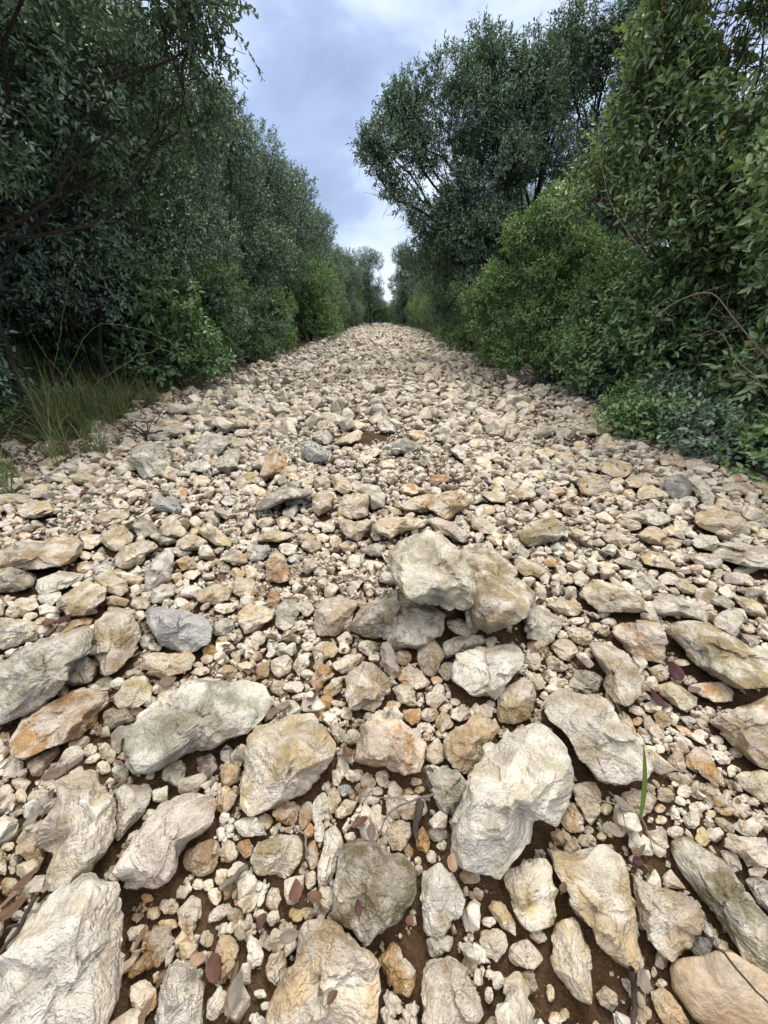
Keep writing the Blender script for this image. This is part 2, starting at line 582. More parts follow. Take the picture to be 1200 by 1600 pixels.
TILES['D'] = (0, 900, """
G -80,400 0,390 60,345 150,310 250,280 330,250 410,225 435,260 425,310 410,370 340,400 310,450 300,510 260,560 180,620 80,660 0,690 -80,700 | dark grey boulder | large dark grey boulder entering from the left edge
C 440,210 500,155 560,140 610,165 650,230 665,280 650,330 600,390 550,440 490,475 465,465 460,420 440,380 410,370 425,300 435,250 | flat cream slab | flat oval cream slab right of the dark grey boulder at the left edge
T 330,400 400,375 460,395 465,440 430,495 340,520 305,500 315,440
O 130,650 230,590 340,535 430,512 490,530 515,570 495,610 460,640 455,690 410,730 310,780 220,810 120,850 60,850 40,790 80,720 | orange tinted loaf | loaf shaped white stone with orange tints near the left edge
B 680,150 740,135 820,150 900,170 960,195 995,250 980,310 920,350 850,360 790,340 740,300 690,230 | white veined grey stone | blue grey stone crossed by white veins, left of the centre
C 670,370 720,355 800,360 890,358 915,380 900,440 850,460 770,480 700,460 670,420
G 570,820 600,750 640,690 720,620 800,540 870,495 960,475 1040,470 1090,490 1150,475 1200,478 1250,500 1277,570 1250,640 1200,690 1150,740 1060,760 980,810 880,830 830,870 760,900 630,933 600,900 | long grey cream boulder | long grey cream boulder lying slantwise, left of the centre
G 515,740 560,700 625,695 620,740 575,800 560,840 530,820
G 480,640 520,618 590,630 635,670 620,690 540,710 490,735
Y 570,500 620,465 680,470 720,520 700,580 640,620 560,625 535,580
G o 700 590 90 65
C o 735 532 62 54
G o 690 305 74 80
C 270,110 330,60 400,25 460,35 497,55 490,120 450,170 380,180 310,190 280,150
W 170,20 210,0 280,-25 400,-10 390,20 300,60 190,90 165,60
C 10,190 40,140 100,100 170,100 185,140 130,180 70,200
W o 230 100 115 70 -20
W o 230 165 125 62
R -30,210 30,190 110,200 215,240 170,300 100,320 0,345 -30,330
O 285,270 330,210 400,188 440,200 420,230 340,255
Y 430,0 510,-30 590,20 600,70 560,95 490,70
C 490,100 540,90 610,115 590,145 500,135
C o 655 130 95 66
W 705,70 760,35 820,45 815,90 770,125 710,135
C 905,90 960,50 1040,30 1085,65 1080,110 1020,135 940,125
W o 1050 150 102 54
Y 1090,40 1110,5 1190,15 1215,60 1180,110 1130,100 1090,80
G 995,235 1040,195 1100,205 1105,240 1060,280 1000,280
C 1115,170 1160,130 1240,140 1290,165 1270,200 1200,260 1150,270 1115,220
W o 850 125 66 46
T 125,880 180,840 280,790 285,820 240,880 200,935 150,940
T 320,780 400,745 425,770 400,800 350,840 320,830
W o 420 815 82 55 -20
C o 435 857 95 42 -25
G 515,910 560,860 605,900 600,960 560,975
P o 505 830 70 110 -25
M 915,850 990,830 1025,890 980,960 930,930
W o 1065 840 62 92
O 1030,930 1075,875 1130,900 1120,960 1080,990 1035,975
C o 100 975 95 72
T o 25 1010 75 70
C o 65 862 58 40
W o 655 185 52 46
C o 1040 312 66 62
C o 970 390 62 50
W o 940 447 90 44
C o 1070 450 105 72
W o 490 497 90 50 -10
G o 625 455 80 40
W o 930 420 56 38
G o 725 335 72 42
O o 290 535 66 62
D o 815 920 130 140
T o 25 770 60 85
T o 485 900 65 70
O o 985 350 80 60
W o 1100 405 50 32
W o 1130 330 50 35
T o 530 150 60 40
""")
TILES['E'] = (400, 900, """
C 90,675 165,645 210,635 270,630 324,705 375,780 369,855 315,915 255,975 210,1020 90,1086 -45,1134 -66,1050 -54,900 -51,750 -15,690 | big pale yellow stone | big pale yellow block with a flat sunlit top, left of the ochre ledge
D 450,220 490,140 560,100 640,55 700,70 760,110 830,130 858,190 850,270 800,310 740,330 650,330 570,300 480,270 445,250 | olive tan boulder | olive tan boulder propping up the tilted grey slab in the centre
X lift=0.10 606,-120 651,-159 720,-195 801,-222 870,-210 906,-171 960,-120 1011,-39 1041,51 1044,90 1020,120 951,159 909,150 861,120 771,111 699,69 660,45 636,15 615,-45 | tilted light grey slab | large light grey slab tilted on top of other boulders in the centre
N 945,-150 1050,-171 1131,-141 1179,-90 1236,-21 1314,90 1260,165 1200,201 1089,261 1020,231 987,171 984,90 960,-30 | mottled ochre boulder | big mottled ochre boulder leaning behind the tilted grey slab
P 280,180 310,105 380,92 450,100 495,120 450,190 430,250 370,280 290,285 270,220
G 95,160 130,105 190,105 210,160 190,220 140,255 90,235
C o 230 150 92 68
O 40,120 80,55 110,90 105,150 50,150
W 590,310 620,300 645,350 680,440 670,480 630,480 590,430 580,360
T 770,310 820,285 860,320 890,370 860,440 820,478 770,450 755,380
T 430,450 500,400 560,415 600,460 635,500 625,570 580,620 550,645 500,625 440,620 420,560 430,510 410,490 | rounded tan cream stone | rounded tan cream stone in front of the olive tan boulder
C 355,410 430,365 500,362 505,390 450,440 400,460 370,440
Y 260,340 310,305 370,310 380,350 320,400 270,385
W 170,430 200,365 255,362 250,410 200,475
O 245,500 290,430 300,408 350,430 360,465 290,540
T 310,540 360,480 410,465 405,530 360,570 315,560
W o 175 520 92 62
C o 118 420 112 100 -30
T o 30 440 72 85
C 640,530 680,500 740,505 745,560 760,610 720,610 660,590
W 790,565 850,505 890,525 880,590 840,628 800,595
O 680,430 720,415 780,450 820,500 780,525 730,530 670,490
T lift=0.02 895,210 960,198 1030,225 1045,250 1000,290 930,270 895,240
G 870,330 920,285 1000,270 1060,275 1085,310 1000,350 940,370 890,390
W 915,440 940,370 1010,350 1120,315 1200,310 1250,320 1275,370 1260,440 1200,490 1150,530 1110,555 1020,555 960,510 915,490 | flat white stone | flat bright white stone right of the centre, below the boulder pile
W lift=0.02 600,690 650,608 690,645 685,700 640,718
O 685,630 775,620 770,680 730,705 690,670
O o 815 652 98 68
T o 880 685 92 88
T 800,800 850,755 885,800 880,860 840,890 790,860
C 885,760 940,720 980,690 1010,640 1060,615 1110,660 1155,700 1130,750 1070,800 1070,860 1040,930 980,950 930,910 890,850 | notched cream stone | cream stone with a notch, against the upper left of the great white boulder
O 510,700 570,650 630,660 700,700 760,720 800,780 790,860 760,920 700,935 640,890 560,900 450,870 470,800 | ochre ledge | broad ochre brown ledge of rock sunk in the rubble at the centre
C 345,690 375,680 420,730 420,770 385,785 350,740
D o 452 755 70 92 25
O o 425 645 55 70
D o 525 335 102 80
T o 690 380 78 70
C o 240 333 62 48
W o 240 460 62 44
T o 105 525 76 82
W o 385 600 82 36
O o 328 590 72 68
D o 900 445 82 92
T o 935 590 46 42
O o 130 655 52 40
T o 1100 600 48 42
T o 845 490 56 40
T o 640 610 70 60
T o 885 625 50 45
T o 950 630 40 34
O o 800 755 40 45
T o 870 745 70 40
P o 1100 310 60 60
D o 860 235 50 80
W o 210 565 80 40
""")
TILES['F'] = (800, 900, """
W 190,550 250,525 340,545 440,570 470,620 520,690 600,780 660,870 675,910 650,950 560,965 440,980 400,960 370,900 310,850 280,780 230,720 180,680 150,640 165,590 | angular white boulder | angular white boulder right of the great white one, left of the grass blade
G 60,150 100,140 170,165 235,200 230,250 190,300 165,330 100,300 60,300
C 315,90 360,30 430,28 500,45 570,75 625,110 635,160 590,175 500,170 420,165 360,130 | flat cream loaf | flat cream loaf of stone right of the boulder pile
C 160,135 230,105 300,120 330,160 300,190 220,180
C 460,260 500,220 570,205 640,210 690,240 705,300 720,380 700,410 630,400 560,380 520,320 480,290 | cream tan block | blocky cream tan stone between the pinkish slab and the folded olive rock
X 640,140 690,85 740,85 810,110 880,140 930,185 920,220 830,195 760,190 680,180
N 720,240 760,210 830,200 930,220 1000,265 1060,290 1120,330 1200,360 1260,380 1260,520 1130,520 1040,510 960,470 880,410 830,370 780,320 730,270 | folded olive rock | long folded olive grey rock with a dark hollow beneath, at the right edge
W lift=0.03 945,200 990,160 1070,155 1088,200 1060,270 1040,290 950,240
P 370,330 420,312 500,330 550,370 600,440 625,500 600,560 540,605 480,590 430,520 440,460 410,400 | pinkish slab | smooth pinkish cream slab right of the flat white stone
O 180,320 220,290 280,300 310,350 270,405 210,380
O o 115 332 102 82
Y 250,240 320,240 370,270 380,310 330,325 270,290
C o 100 402 82 92
Y 150,375 200,375 270,430 230,450 165,440
G 290,440 380,445 440,480 400,540 350,555 260,520
C o 210 502 82 54
C o 118 498 76 80
C 635,430 700,410 735,440 730,490 690,495 650,460
Y 665,510 740,495 800,520 870,570 860,620 810,640 750,600 690,560
O 835,510 900,495 1000,500 1045,545 1030,590 950,595 880,560
C o 655 492 62 52
W o 660 615 102 58
T 660,650 690,625 740,660 745,700 700,715 670,690
W o 760 672 46 62
B o 825 675 68 42
T 920,690 990,620 1040,600 1100,590 1160,560 1240,520 1260,920 1160,890 1090,840 1040,790 980,730 | broad tan slab | broad tan slab running out of the right edge
O 815,850 850,790 900,820 950,870 980,930 1000,990 920,960 870,920 820,890
P 715,880 760,820 800,830 820,900 800,925 740,905
W 920,820 960,815 1030,860 1020,885 970,880
W o 885 742 78 44 20
W o 960 770 72 50 20
C o 1055 830 66 44 15
W o 732 765 46 34
W o 690 810 56 52
C o 640 820 70 58
T o 785 950 130 58 15
W o 810 1005 72 62
Y 1030,90 1100,100 1170,130 1200,190 1120,190 1080,160
T o 920 642 82 54 15
O o 840 745 170 32 30
P o 585 630 82 44 20
C o 455 217 72 50
W o 295 212 92 38
G 1070,270 1150,280 1165,310 1120,340 1070,310
G 920,100 990,90 1050,130 1020,160 940,130
O o 530 700 80 130 -25
C o 460 590 28 95 -25
Y 1050,940 1100,910 1170,905 1240,930 1250,1080 1170,1060 1090,1000
W o 360 352 46 28
W o 350 380 62 34
C -77,640 -60,545 0,500 50,475 110,500 117,560 100,630 60,665 0,695 -60,690
W o 235 275 68 42
C o 430 175 60 40
C o 390 240 75 45
O o 150 560 45 40
C o 1185 335 45 55
P o 1195 85 60 90
W o 500 745 60 50
C o 555 725 50 40
T o 590 680 60 40
""")
TILES['G'] = (0, 640, """
T -40,660 0,650 60,625 180,610 300,600 370,600 388,630 370,680 320,720 220,740 120,752 60,745 -40,740 | long tan log stone | long tan slab like a log at the left edge
D -30,745 40,738 120,760 178,785 160,830 100,850 30,858 -30,858
G 605,190 640,160 700,148 770,160 800,200 805,250 780,300 720,338 670,320 630,270 605,230 | round grey stone | round grey stone standing on the left, beyond the rubble below the grass
G 910,180 940,130 990,108 1050,120 1075,155 1040,200 980,240 905,230
G 1000,250 1050,200 1110,178 1132,210 1110,270 1070,303 1020,280
W 855,265 910,240 980,240 990,270 960,292 870,292
B 695,420 760,400 830,420 857,465 840,500 780,480 710,470
C 440,500 520,465 600,465 610,500 560,530 480,550 440,530
C 470,570 530,535 590,540 630,600 600,640 540,660 490,640
C 370,590 440,580 490,585 480,620 430,655 390,650
C 750,560 775,500 820,495 875,570 850,600 800,600 760,590
G 615,540 670,500 730,540 740,580 700,600 640,605
Y 915,560 980,525 1030,570 1085,610 1080,640 1010,640 960,600
D o 770 607 140 56
C 825,620 860,585 930,590 980,620 960,660 880,660 830,650
C 530,690 580,640 660,610 720,620 740,650 690,680 670,720 600,745 540,730
Q 670,790 700,740 740,680 790,650 820,680 810,740 800,800 750,830 690,850 | red veined white stone | white stone with dark red blotches, left of the centre
W 760,650 840,645 905,670 860,690 790,690
O 815,710 880,680 935,730 910,750 850,755
G 435,745 500,700 545,740 520,780 450,775
C 520,760 560,740 605,770 570,795
C o 630 800 92 50
Y 435,790 500,770 570,810 600,850 560,880 480,850
X 395,80 430,45 490,45 560,100 530,145 470,135 410,110
T 180,170 230,130 290,150 365,190 340,220 250,225 190,200
C o 240 250 155 58
T 60,300 110,288 165,310 150,345 80,345
C 320,310 380,290 470,320 440,350 360,350
C -20,400 60,390 150,410 140,440 40,460 -20,450
C 70,480 150,430 230,425 250,480 200,505 110,510
G 0,160 60,135 130,170 120,200 60,215
C o 200 370 102 48
W 505,250 560,235 620,250 640,285 570,290
W 585,400 640,370 685,375 660,420 620,425
C o 440 275 66 52
O o 430 200 52 44
X 680,120 760,80 850,75 900,100 830,135 740,160
W 570,20 650,10 750,40 790,60 700,75 600,55
C 830,150 880,115 950,120 930,150 870,170
W 880,30 940,20 972,65 960,85 900,60
T 1005,60 1060,40 1140,60 1150,80 1080,105 1030,90
C o 1115 165 92 66
O o 852 387 66 56
W o 905 415 52 34
C o 945 337 82 62
C 950,490 990,465 1035,500 1030,540 980,540
G 960,450 1020,445 1090,500 1060,520 1000,480
B o 1070 430 66 46
C o 1160 325 125 58
W o 1178 378 95 56
C 580,170 620,140 645,160 610,200 580,190
C o 320 345 62 42
W o 382 495 80 34
C o 95 522 64 44
W o 40 525 60 36
O o 120 595 72 46
C o 50 615 78 36
C o 460 690 60 42
P o 402 685 62 48
C 1040,700 1100,670 1160,680 1165,720 1090,730
Y o 1115 765 72 56
W o 1180 765 70 66
G o 1185 670 60 90
T o 832 790 60 52
P o 895 775 82 42
W o 915 525 62 56
W o 560 440 100 50
O o 395 740 70 60
G o 1140 110 90 40
O o 585 380 60 36
""")
TILES['H'] = (400, 640, """
O 30,270 60,190 100,170 135,195 145,265 100,300 50,320 20,310 | upright orange stone | upright orange stone left of the middle, halfway up the bare track
B 205,180 240,140 280,150 350,210 340,235 270,250 230,230 | bright bluish white stone | bright bluish white stone in the upper middle rubble
G 85,50 130,35 195,40 200,70 140,80
C 365,155 420,115 480,90 505,105 490,140 430,165 380,168
K 625,165 680,138 730,145 768,180 730,205 650,210
D 830,125 880,110 960,105 1000,130 980,160 910,178 870,150
G 910,190 945,155 985,190 985,250 945,230
C 1020,225 1050,212 1105,245 1100,280 1060,285 1030,260
W o 1110 225 112 48
W o 612 302 78 46
C 585,240 650,228 655,270 620,285 590,270
G 0,440 50,390 110,360 200,360 270,380 260,410 150,420 60,470 0,480
Y 265,400 330,370 372,410 340,470 290,500 260,470
C 350,310 390,295 440,340 455,380 400,395 360,370
C 265,330 310,300 350,330 350,370 300,380 275,370
X 450,370 500,345 580,355 610,400 600,460 540,470 525,410
C 380,470 420,400 480,385 525,400 530,440 520,500 450,518 380,500
T 385,510 450,522 560,512 530,570 480,615 430,600 395,570 | tan block under another | tan block carrying a cream stone, left of the tilted grey slab
C 545,550 580,505 660,500 780,510 800,550 700,570 650,590 640,600 560,580
C 670,450 740,405 810,395 860,400 850,440 800,480 690,475
O 795,440 850,400 930,378 1000,420 1010,450 950,480 900,518 850,490 800,470 | peaked ochre cream stone | peaked ochre cream stone beyond the tilted grey slab
P 795,515 850,498 940,540 1005,590 970,625 900,590 850,580
O o 720 375 76 60
B o 840 380 62 42
G o 195 425 112 46
W 120,475 190,445 200,470 170,510 130,500
C o 130 530 70 62
C o 45 525 82 48
C 0,590 60,570 180,575 180,600 100,620 0,620
C o 265 640 102 60
O 40,740 80,670 120,668 155,740 165,790 110,810 50,810 | orange pyramid stone | orange pyramid shaped stone on bare soil, left of the centre
G o 150 652 92 58
B o 180 700 60 50
C 380,640 430,608 475,630 470,665 420,670
W 425,720 450,675 490,690 490,740 440,750
G 490,660 560,622 605,640 600,690 540,690
C o 530 730 62 46
G o 295 757 52 46
W o 465 825 50 50
P o 425 768 82 36
C o 310 603 66 46
C o 235 610 80 72
G o 340 555 62 46
O o 310 542 76 34
Y 1075,600 1110,568 1160,590 1150,640 1100,630
C o 1190 625 60 90
C 1010,510 1060,500 1140,560 1120,585 1060,580 1010,550
C 1060,400 1110,378 1175,385 1170,440 1110,435
Y o 1140 342 72 56
O o 860 330 112 58
G 570,60 600,40 650,80 660,110 600,110 575,90
O 710,110 740,90 800,115 790,150 750,160
O o 40 75 72 48
C o 150 290 102 54 -20
C o 180 322 62 58
C o 240 342 92 48
O o 1030 280 62 44
G o 950 275 62 50
C o 510 235 82 44
W o 550 200 86 38
C o 430 190 72 34
G o 310 130 112 70
C o 470 75 92 46
C o 330 45 150 56
T o 1090 40 92 56
C o 15 388 72 50
B -20,640 60,630 70,660 30,710 -20,710
T o 375 620 60 60
C o 290 715 60 45
C o 560 560 40 30
G o 1000 350 60 40
C o 1080 470 80 60
W o 1180 60 70 50
T o 1040 160 90 50
""")
TILES['I'] = (800, 640, """
N 30,590 60,540 120,505 200,505 245,530 250,580 220,610 150,630 80,640 40,620 | brown loaf stone | rounded brown stone with orange lichen, right of the centre
T 120,490 180,465 240,490 240,510 120,510
Y 310,340 330,305 390,305 440,335 470,370 440,400 370,405 320,395
Y 380,275 430,240 500,230 560,255 565,290 520,320 460,310 420,290
C 530,330 560,300 640,297 680,320 690,350 640,355 570,370 535,370
C 580,400 600,355 660,355 735,390 730,415 660,425 600,430
K 710,350 750,305 800,300 840,340 845,400 800,440 750,420 720,390 | speckled dark grey stone | speckled dark grey stone among pale ones, upper right of the track
W 850,345 880,335 930,370 955,410 940,450 900,450 860,400
T 970,370 1000,345 1070,335 1130,350 1145,380 1100,405 1040,400 980,390
Y 855,500 890,460 960,455 1030,475 1090,510 1125,550 1110,580 1040,595 960,580 900,560 860,530 | big yellow tan stone | big yellow tan stone in the right hand rubble
W 490,500 560,475 650,470 730,490 755,520 720,540 650,545 580,530
C 485,520 530,500 600,530 610,560 550,570 500,545
C 590,590 640,545 690,550 730,590 700,635 640,630
C 420,590 470,560 530,590 560,620 520,655 440,620
W 725,470 755,430 795,450 800,490 770,515 735,500
G 840,220 860,180 930,160 1000,180 1030,230 1010,260 930,275 870,260 | grey block under the bush | squat grey block under the low leaves at the right verge
C 715,200 750,175 810,165 845,185 840,225 760,225
P 690,230 710,208 800,225 820,270 760,280 700,260
P 800,260 830,230 900,230 912,265 880,290 820,285
T 1000,290 1050,260 1110,258 1170,290 1170,310 1060,315
T 990,335 1050,295 1110,310 1100,335 1020,345
Y 315,100 350,75 440,65 490,80 470,105 400,120 330,128 | flat yellow tan slab | flat yellow tan slab at the foot of the right hand bushes
Y 390,165 420,120 450,105 478,140 440,175
Y o 320 170 72 60
C o 465 170 54 48
T o 245 225 92 52
C o 150 207 104 52
C o 215 180 72 40
C o 70 235 62 60
C 35,360 70,315 110,360 90,385 50,390
C o 60 392 112 58
T o 205 387 92 50
C o 280 390 52 60
C o 120 302 112 42
W o 30 315 62 50
T 215,450 260,430 325,460 310,505 250,490
G 10,500 50,470 110,490 100,520 40,530
C 270,575 300,555 355,575 350,600 290,605
B 175,650 215,615 255,650 250,680 200,670
C o 275 645 62 58
C -20,620 20,600 65,650 40,675 -20,670
X 930,660 980,630 1100,625 1200,650 1260,670 1260,760 1150,745 1040,720 960,700 | pale grey slab | pale grey slab at the right edge, below the big yellow tan stone
W 830,620 880,585 960,590 975,630 930,665 870,650
W 1015,600 1070,575 1140,605 1110,630 1020,625
R 820,690 870,670 970,685 990,710 970,745 890,745
C 600,690 640,660 710,670 760,720 760,750 690,740 620,725
G 470,710 510,690 590,725 600,755 540,750
C 0,740 50,700 130,720 165,760 130,785 60,780
W 680,785 730,760 795,790 760,825 700,815
C 760,820 800,795 880,840 860,870 800,860
G o 625 820 130 78
Y 1010,780 1070,760 1130,790 1130,830 1060,815
Y o 1105 747 130 46
C o 430 732 92 48
O o 180 720 76 48
P 215,795 260,770 300,800 280,820 230,820
P 280,780 320,755 370,790 340,840 300,820
P o 540 682 78 48
Y 1060,470 1100,440 1150,480 1130,510 1080,500
G 1120,525 1170,490 1240,490 1240,555 1160,550
C o 1000 440 92 48
C 1130,350 1180,335 1240,345 1240,430 1180,420
C o 740 570 112 48
W o 790 540 72 48
W 380,495 430,475 490,520 470,540 420,530
C o 740 625 112 56
O o 850 747 102 44
W o 490 345 82 56
O o 550 400 62 56
C o 510 425 72 56
C o 450 410 102 44
C o 1180 590 60 70
Y o 770 690 70 60
C o 660 770 60 46
""")
TILES['J'] = (200, 480, """
C 80,400 130,395 170,415 150,430 90,430
C 20,430 60,405 95,430 75,465 30,465
T 120,445 170,440 260,440 250,470 160,475
B 195,470 240,455 300,460 310,480 260,500 215,495
Y 140,530 190,520 270,545 260,575 200,590 150,570
W 55,475 100,470 165,530 170,560 110,545 75,520
C 220,370 280,320 330,325 355,350 330,365 280,355
C 240,400 300,365 360,410 330,430 280,425
C 100,440 160,400 200,395 210,440 160,470
G 310,350 350,345 370,370 340,385
W 510,390 560,385 570,430 540,480 510,450
W 570,430 630,420 650,460 620,490 570,480
G 600,450 640,400 680,410 700,450 650,460 620,470
C 480,490 520,460 560,470 540,510 500,515
C 540,500 590,480 640,490 620,520 560,520
C 350,515 420,510 480,520 470,560 400,560 360,545
G 490,440 530,440 545,490 500,480
G 780,280 830,255 880,270 860,305 800,315
W 560,190 600,185 640,205 620,230 580,215
C 400,440 440,420 500,430 470,450
O 1070,190 1100,180 1110,200 1085,215
""")
TILES['K'] = (560, 480, """
G 800,400 830,360 870,355 900,390 890,425 840,430
Y 400,405 430,395 470,410 470,440 440,460 410,430 | yellow stone up the track | yellow stone lying alone amid small pale rubble far up the track
W 725,460 770,435 800,450 800,480 750,490
Y 785,465 810,450 830,465 820,490 795,490
O 575,500 610,485 665,510 650,540 600,550
B 540,480 570,465 620,490 600,500 560,505
C 735,545 770,515 820,500 820,520 770,545
G 145,200 180,195 200,225 190,245 155,240
W 260,255 300,260 340,270 320,300 290,300 270,280
G 60,160 110,150 140,185 90,190
C 650,420 700,425 700,440 660,445
C 880,430 905,405 930,425 900,440
T 100,360 130,350 150,385 110,390
W 90,560 120,530 160,580 100,590
O 240,580 290,575 320,610 270,620
D 350,600 420,585 520,595 530,625 430,640 370,625
G 140,640 210,610 280,640 270,665 150,670
W 610,545 650,530 690,555 640,575
C 520,560 560,540 600,570 550,580
C 380,240 420,220 440,250 400,270
""")
# ---------------------------------------------------------------- stones
TINT = {'W': (.57, .51, .40), 'C': (.51, .41, .255), 'T': (.42, .32, .20), 'O': (.42, .265, .12), 'G': (.35, .335, .28),
        'Y': (.52, .42, .25), 'K': (.22, .22, .225), 'B': (.37, .385, .40), 'D': (.27, .225, .145), 'N': (.37, .30, .18),
        'X': (.47, .43, .35), 'P': (.52, .43, .33), 'R': (.58, .53, .45), 'Q': (.60, .57, .55), 'S': (.45, .36, .24), 'M': (.20, .15, .14)}
WORD = {'W': 'white', 'C': 'cream', 'T': 'tan', 'O': 'ochre', 'G': 'grey', 'Y': 'yellowish', 'K': 'dark grey', 'B': 'bluish grey',
        'D': 'dark brown', 'N': 'mottled ochre', 'X': 'pale grey', 'P': 'pinkish', 'R': 'rust tinted white', 'Q': 'red veined', 'S': 'smooth tan', 'M': 'dark mauve'}
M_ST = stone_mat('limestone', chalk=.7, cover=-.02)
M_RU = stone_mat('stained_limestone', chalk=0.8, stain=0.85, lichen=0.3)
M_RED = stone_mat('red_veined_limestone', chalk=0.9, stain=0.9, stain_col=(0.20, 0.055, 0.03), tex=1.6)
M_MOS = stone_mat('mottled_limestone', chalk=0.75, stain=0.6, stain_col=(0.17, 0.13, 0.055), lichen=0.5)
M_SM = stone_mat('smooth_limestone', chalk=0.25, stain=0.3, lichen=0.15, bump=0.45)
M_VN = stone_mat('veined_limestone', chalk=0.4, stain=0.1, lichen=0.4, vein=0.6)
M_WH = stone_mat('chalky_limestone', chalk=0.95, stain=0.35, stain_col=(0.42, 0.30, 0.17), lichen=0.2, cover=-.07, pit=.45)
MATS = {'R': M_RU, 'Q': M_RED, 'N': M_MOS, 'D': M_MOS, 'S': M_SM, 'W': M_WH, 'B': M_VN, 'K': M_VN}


def parse():
    L = []
    for k, (ox, oy, txt) in TILES.items():
        sc = 3.0
        for line in txt.strip().splitlines():
            f = [x.strip() for x in line.split('|')]
            w = f[0].split()
            c = w.pop(0)
            lift = 0.0
            if w[0].startswith('lift='):
                lift = float(w.pop(0)[5:])
            if w[0] == 'o':
                v = [float(x) for x in w[1:]]
                a = R(v[4]) if len(v) > 4 else random.uniform(-.25, .25)
                k2 = random.randint(7, 10)
                th = np.sort(np.arange(k2) * 2 * math.pi / k2 + rng.uniform(-.25, .25, k2))
                rr = rng.uniform(.88, 1.16, k2)
                x, y = v[2] / 2 * np.cos(th) * rr, v[3] / 2 * np.sin(th) * rr
                P = np.stack([v[0] + x * math.cos(a) - y * math.sin(a), v[1] + x * math.sin(a) + y * math.cos(a)], 1)
            else:
                P = np.array([[float(q) for q in p.split(',')] for p in w])
            P = P / sc + np.array([ox, oy])
            x, y = P[:, 0], P[:, 1]
            area = abs(np.dot(x, np.roll(y, -1)) - np.dot(y, np.roll(x, -1))) / 2
            L.append(dict(c=c, lift=lift, P=P, area=area, name=f[1] if len(f) > 1 else None, label=f[2] if len(f) > 2 else None))
    return L


def outline_fn(Q):
    """radius of a closed outline as a function of angle about its middle"""
    n = len(Q)
    pts = []
    for i in range(n):                                    # resample densely
        a, b = Q[i], Q[(i + 1) % n]
        for t in np.linspace(0, 1, 10, endpoint=False):
            pts.append(a * (1 - t) + b * t)
    pts = np.array(pts)
    for _ in range(2):                                    # soften the corners a little
        pts = (np.roll(pts, 1, 0) + 2 * pts + np.roll(pts, -1, 0)) / 4
    th = np.arctan2(pts[:, 1], pts[:, 0])
    r = np.hypot(pts[:, 0], pts[:, 1])
    g = np.linspace(-math.pi, math.pi, 361)
    best = np.zeros(361)
    o = np.argsort(th)
    best = np.interp(g, th[o], r[o], period=2 * math.pi)
    return lambda t: np.interp(t, g, best, period=2 * math.pi)


def facets(D, rs, n=16, p=26, lo=0.52, hi=1.0):
    """radius of a chipped solid in direction D; its waist stays the unit circle"""
    acc = np.hypot(D[:, 0], D[:, 1]) ** p
    for k in range(n):
        s = 1 if k % 2 else -1
        ps = rs.uniform(0, 2 * math.pi)
        if k < 10:                                        # the broad faces that meet in ridges
            be = math.radians(90 - rs.uniform(6, 52))
            h = max(math.cos(be) * 1.02, math.sin(be) * rs.uniform(lo, lo + .24))
        else:                                             # chips off the edges
            be = math.asin(rs.uniform(0.2, 1.0))
            h = max(math.cos(be) * 1.01, rs.uniform(0.80, hi))
        nrm = np.array([math.cos(be) * math.cos(ps), math.cos(be) * math.sin(ps), s * math.sin(be)])
        acc = acc + np.maximum(D @ nrm / h, 0) ** p
    return acc ** (-1.0 / p)


HG = dict(x0=-6.0, y0=-1.0, c=0.01, nx=1200, ny=5300)
HF = np.full((HG['nx'], HG['ny']), -9.0, dtype=np.float32)       # height of whatever lies on the ground


MASK = np.zeros((HG['nx'], HG['ny']), dtype=bool)              # cells under a placed stone


def raster(V):
    ix = ((V[:, 0] - HG['x0']) / HG['c']).astype(int)
    iy = ((V[:, 1] - HG['y0']) / HG['c']).astype(int)
    k = (ix >= 1) & (iy >= 1) & (ix < HG['nx'] - 1) & (iy < HG['ny'] - 1)
    for dx, dy in ((0, 0),):
        np.maximum.at(HF, (ix[k] + dx, iy[k] + dy), V[k, 2].astype(np.float32))
        MASK[ix[k] + dx, iy[k] + dy] = True


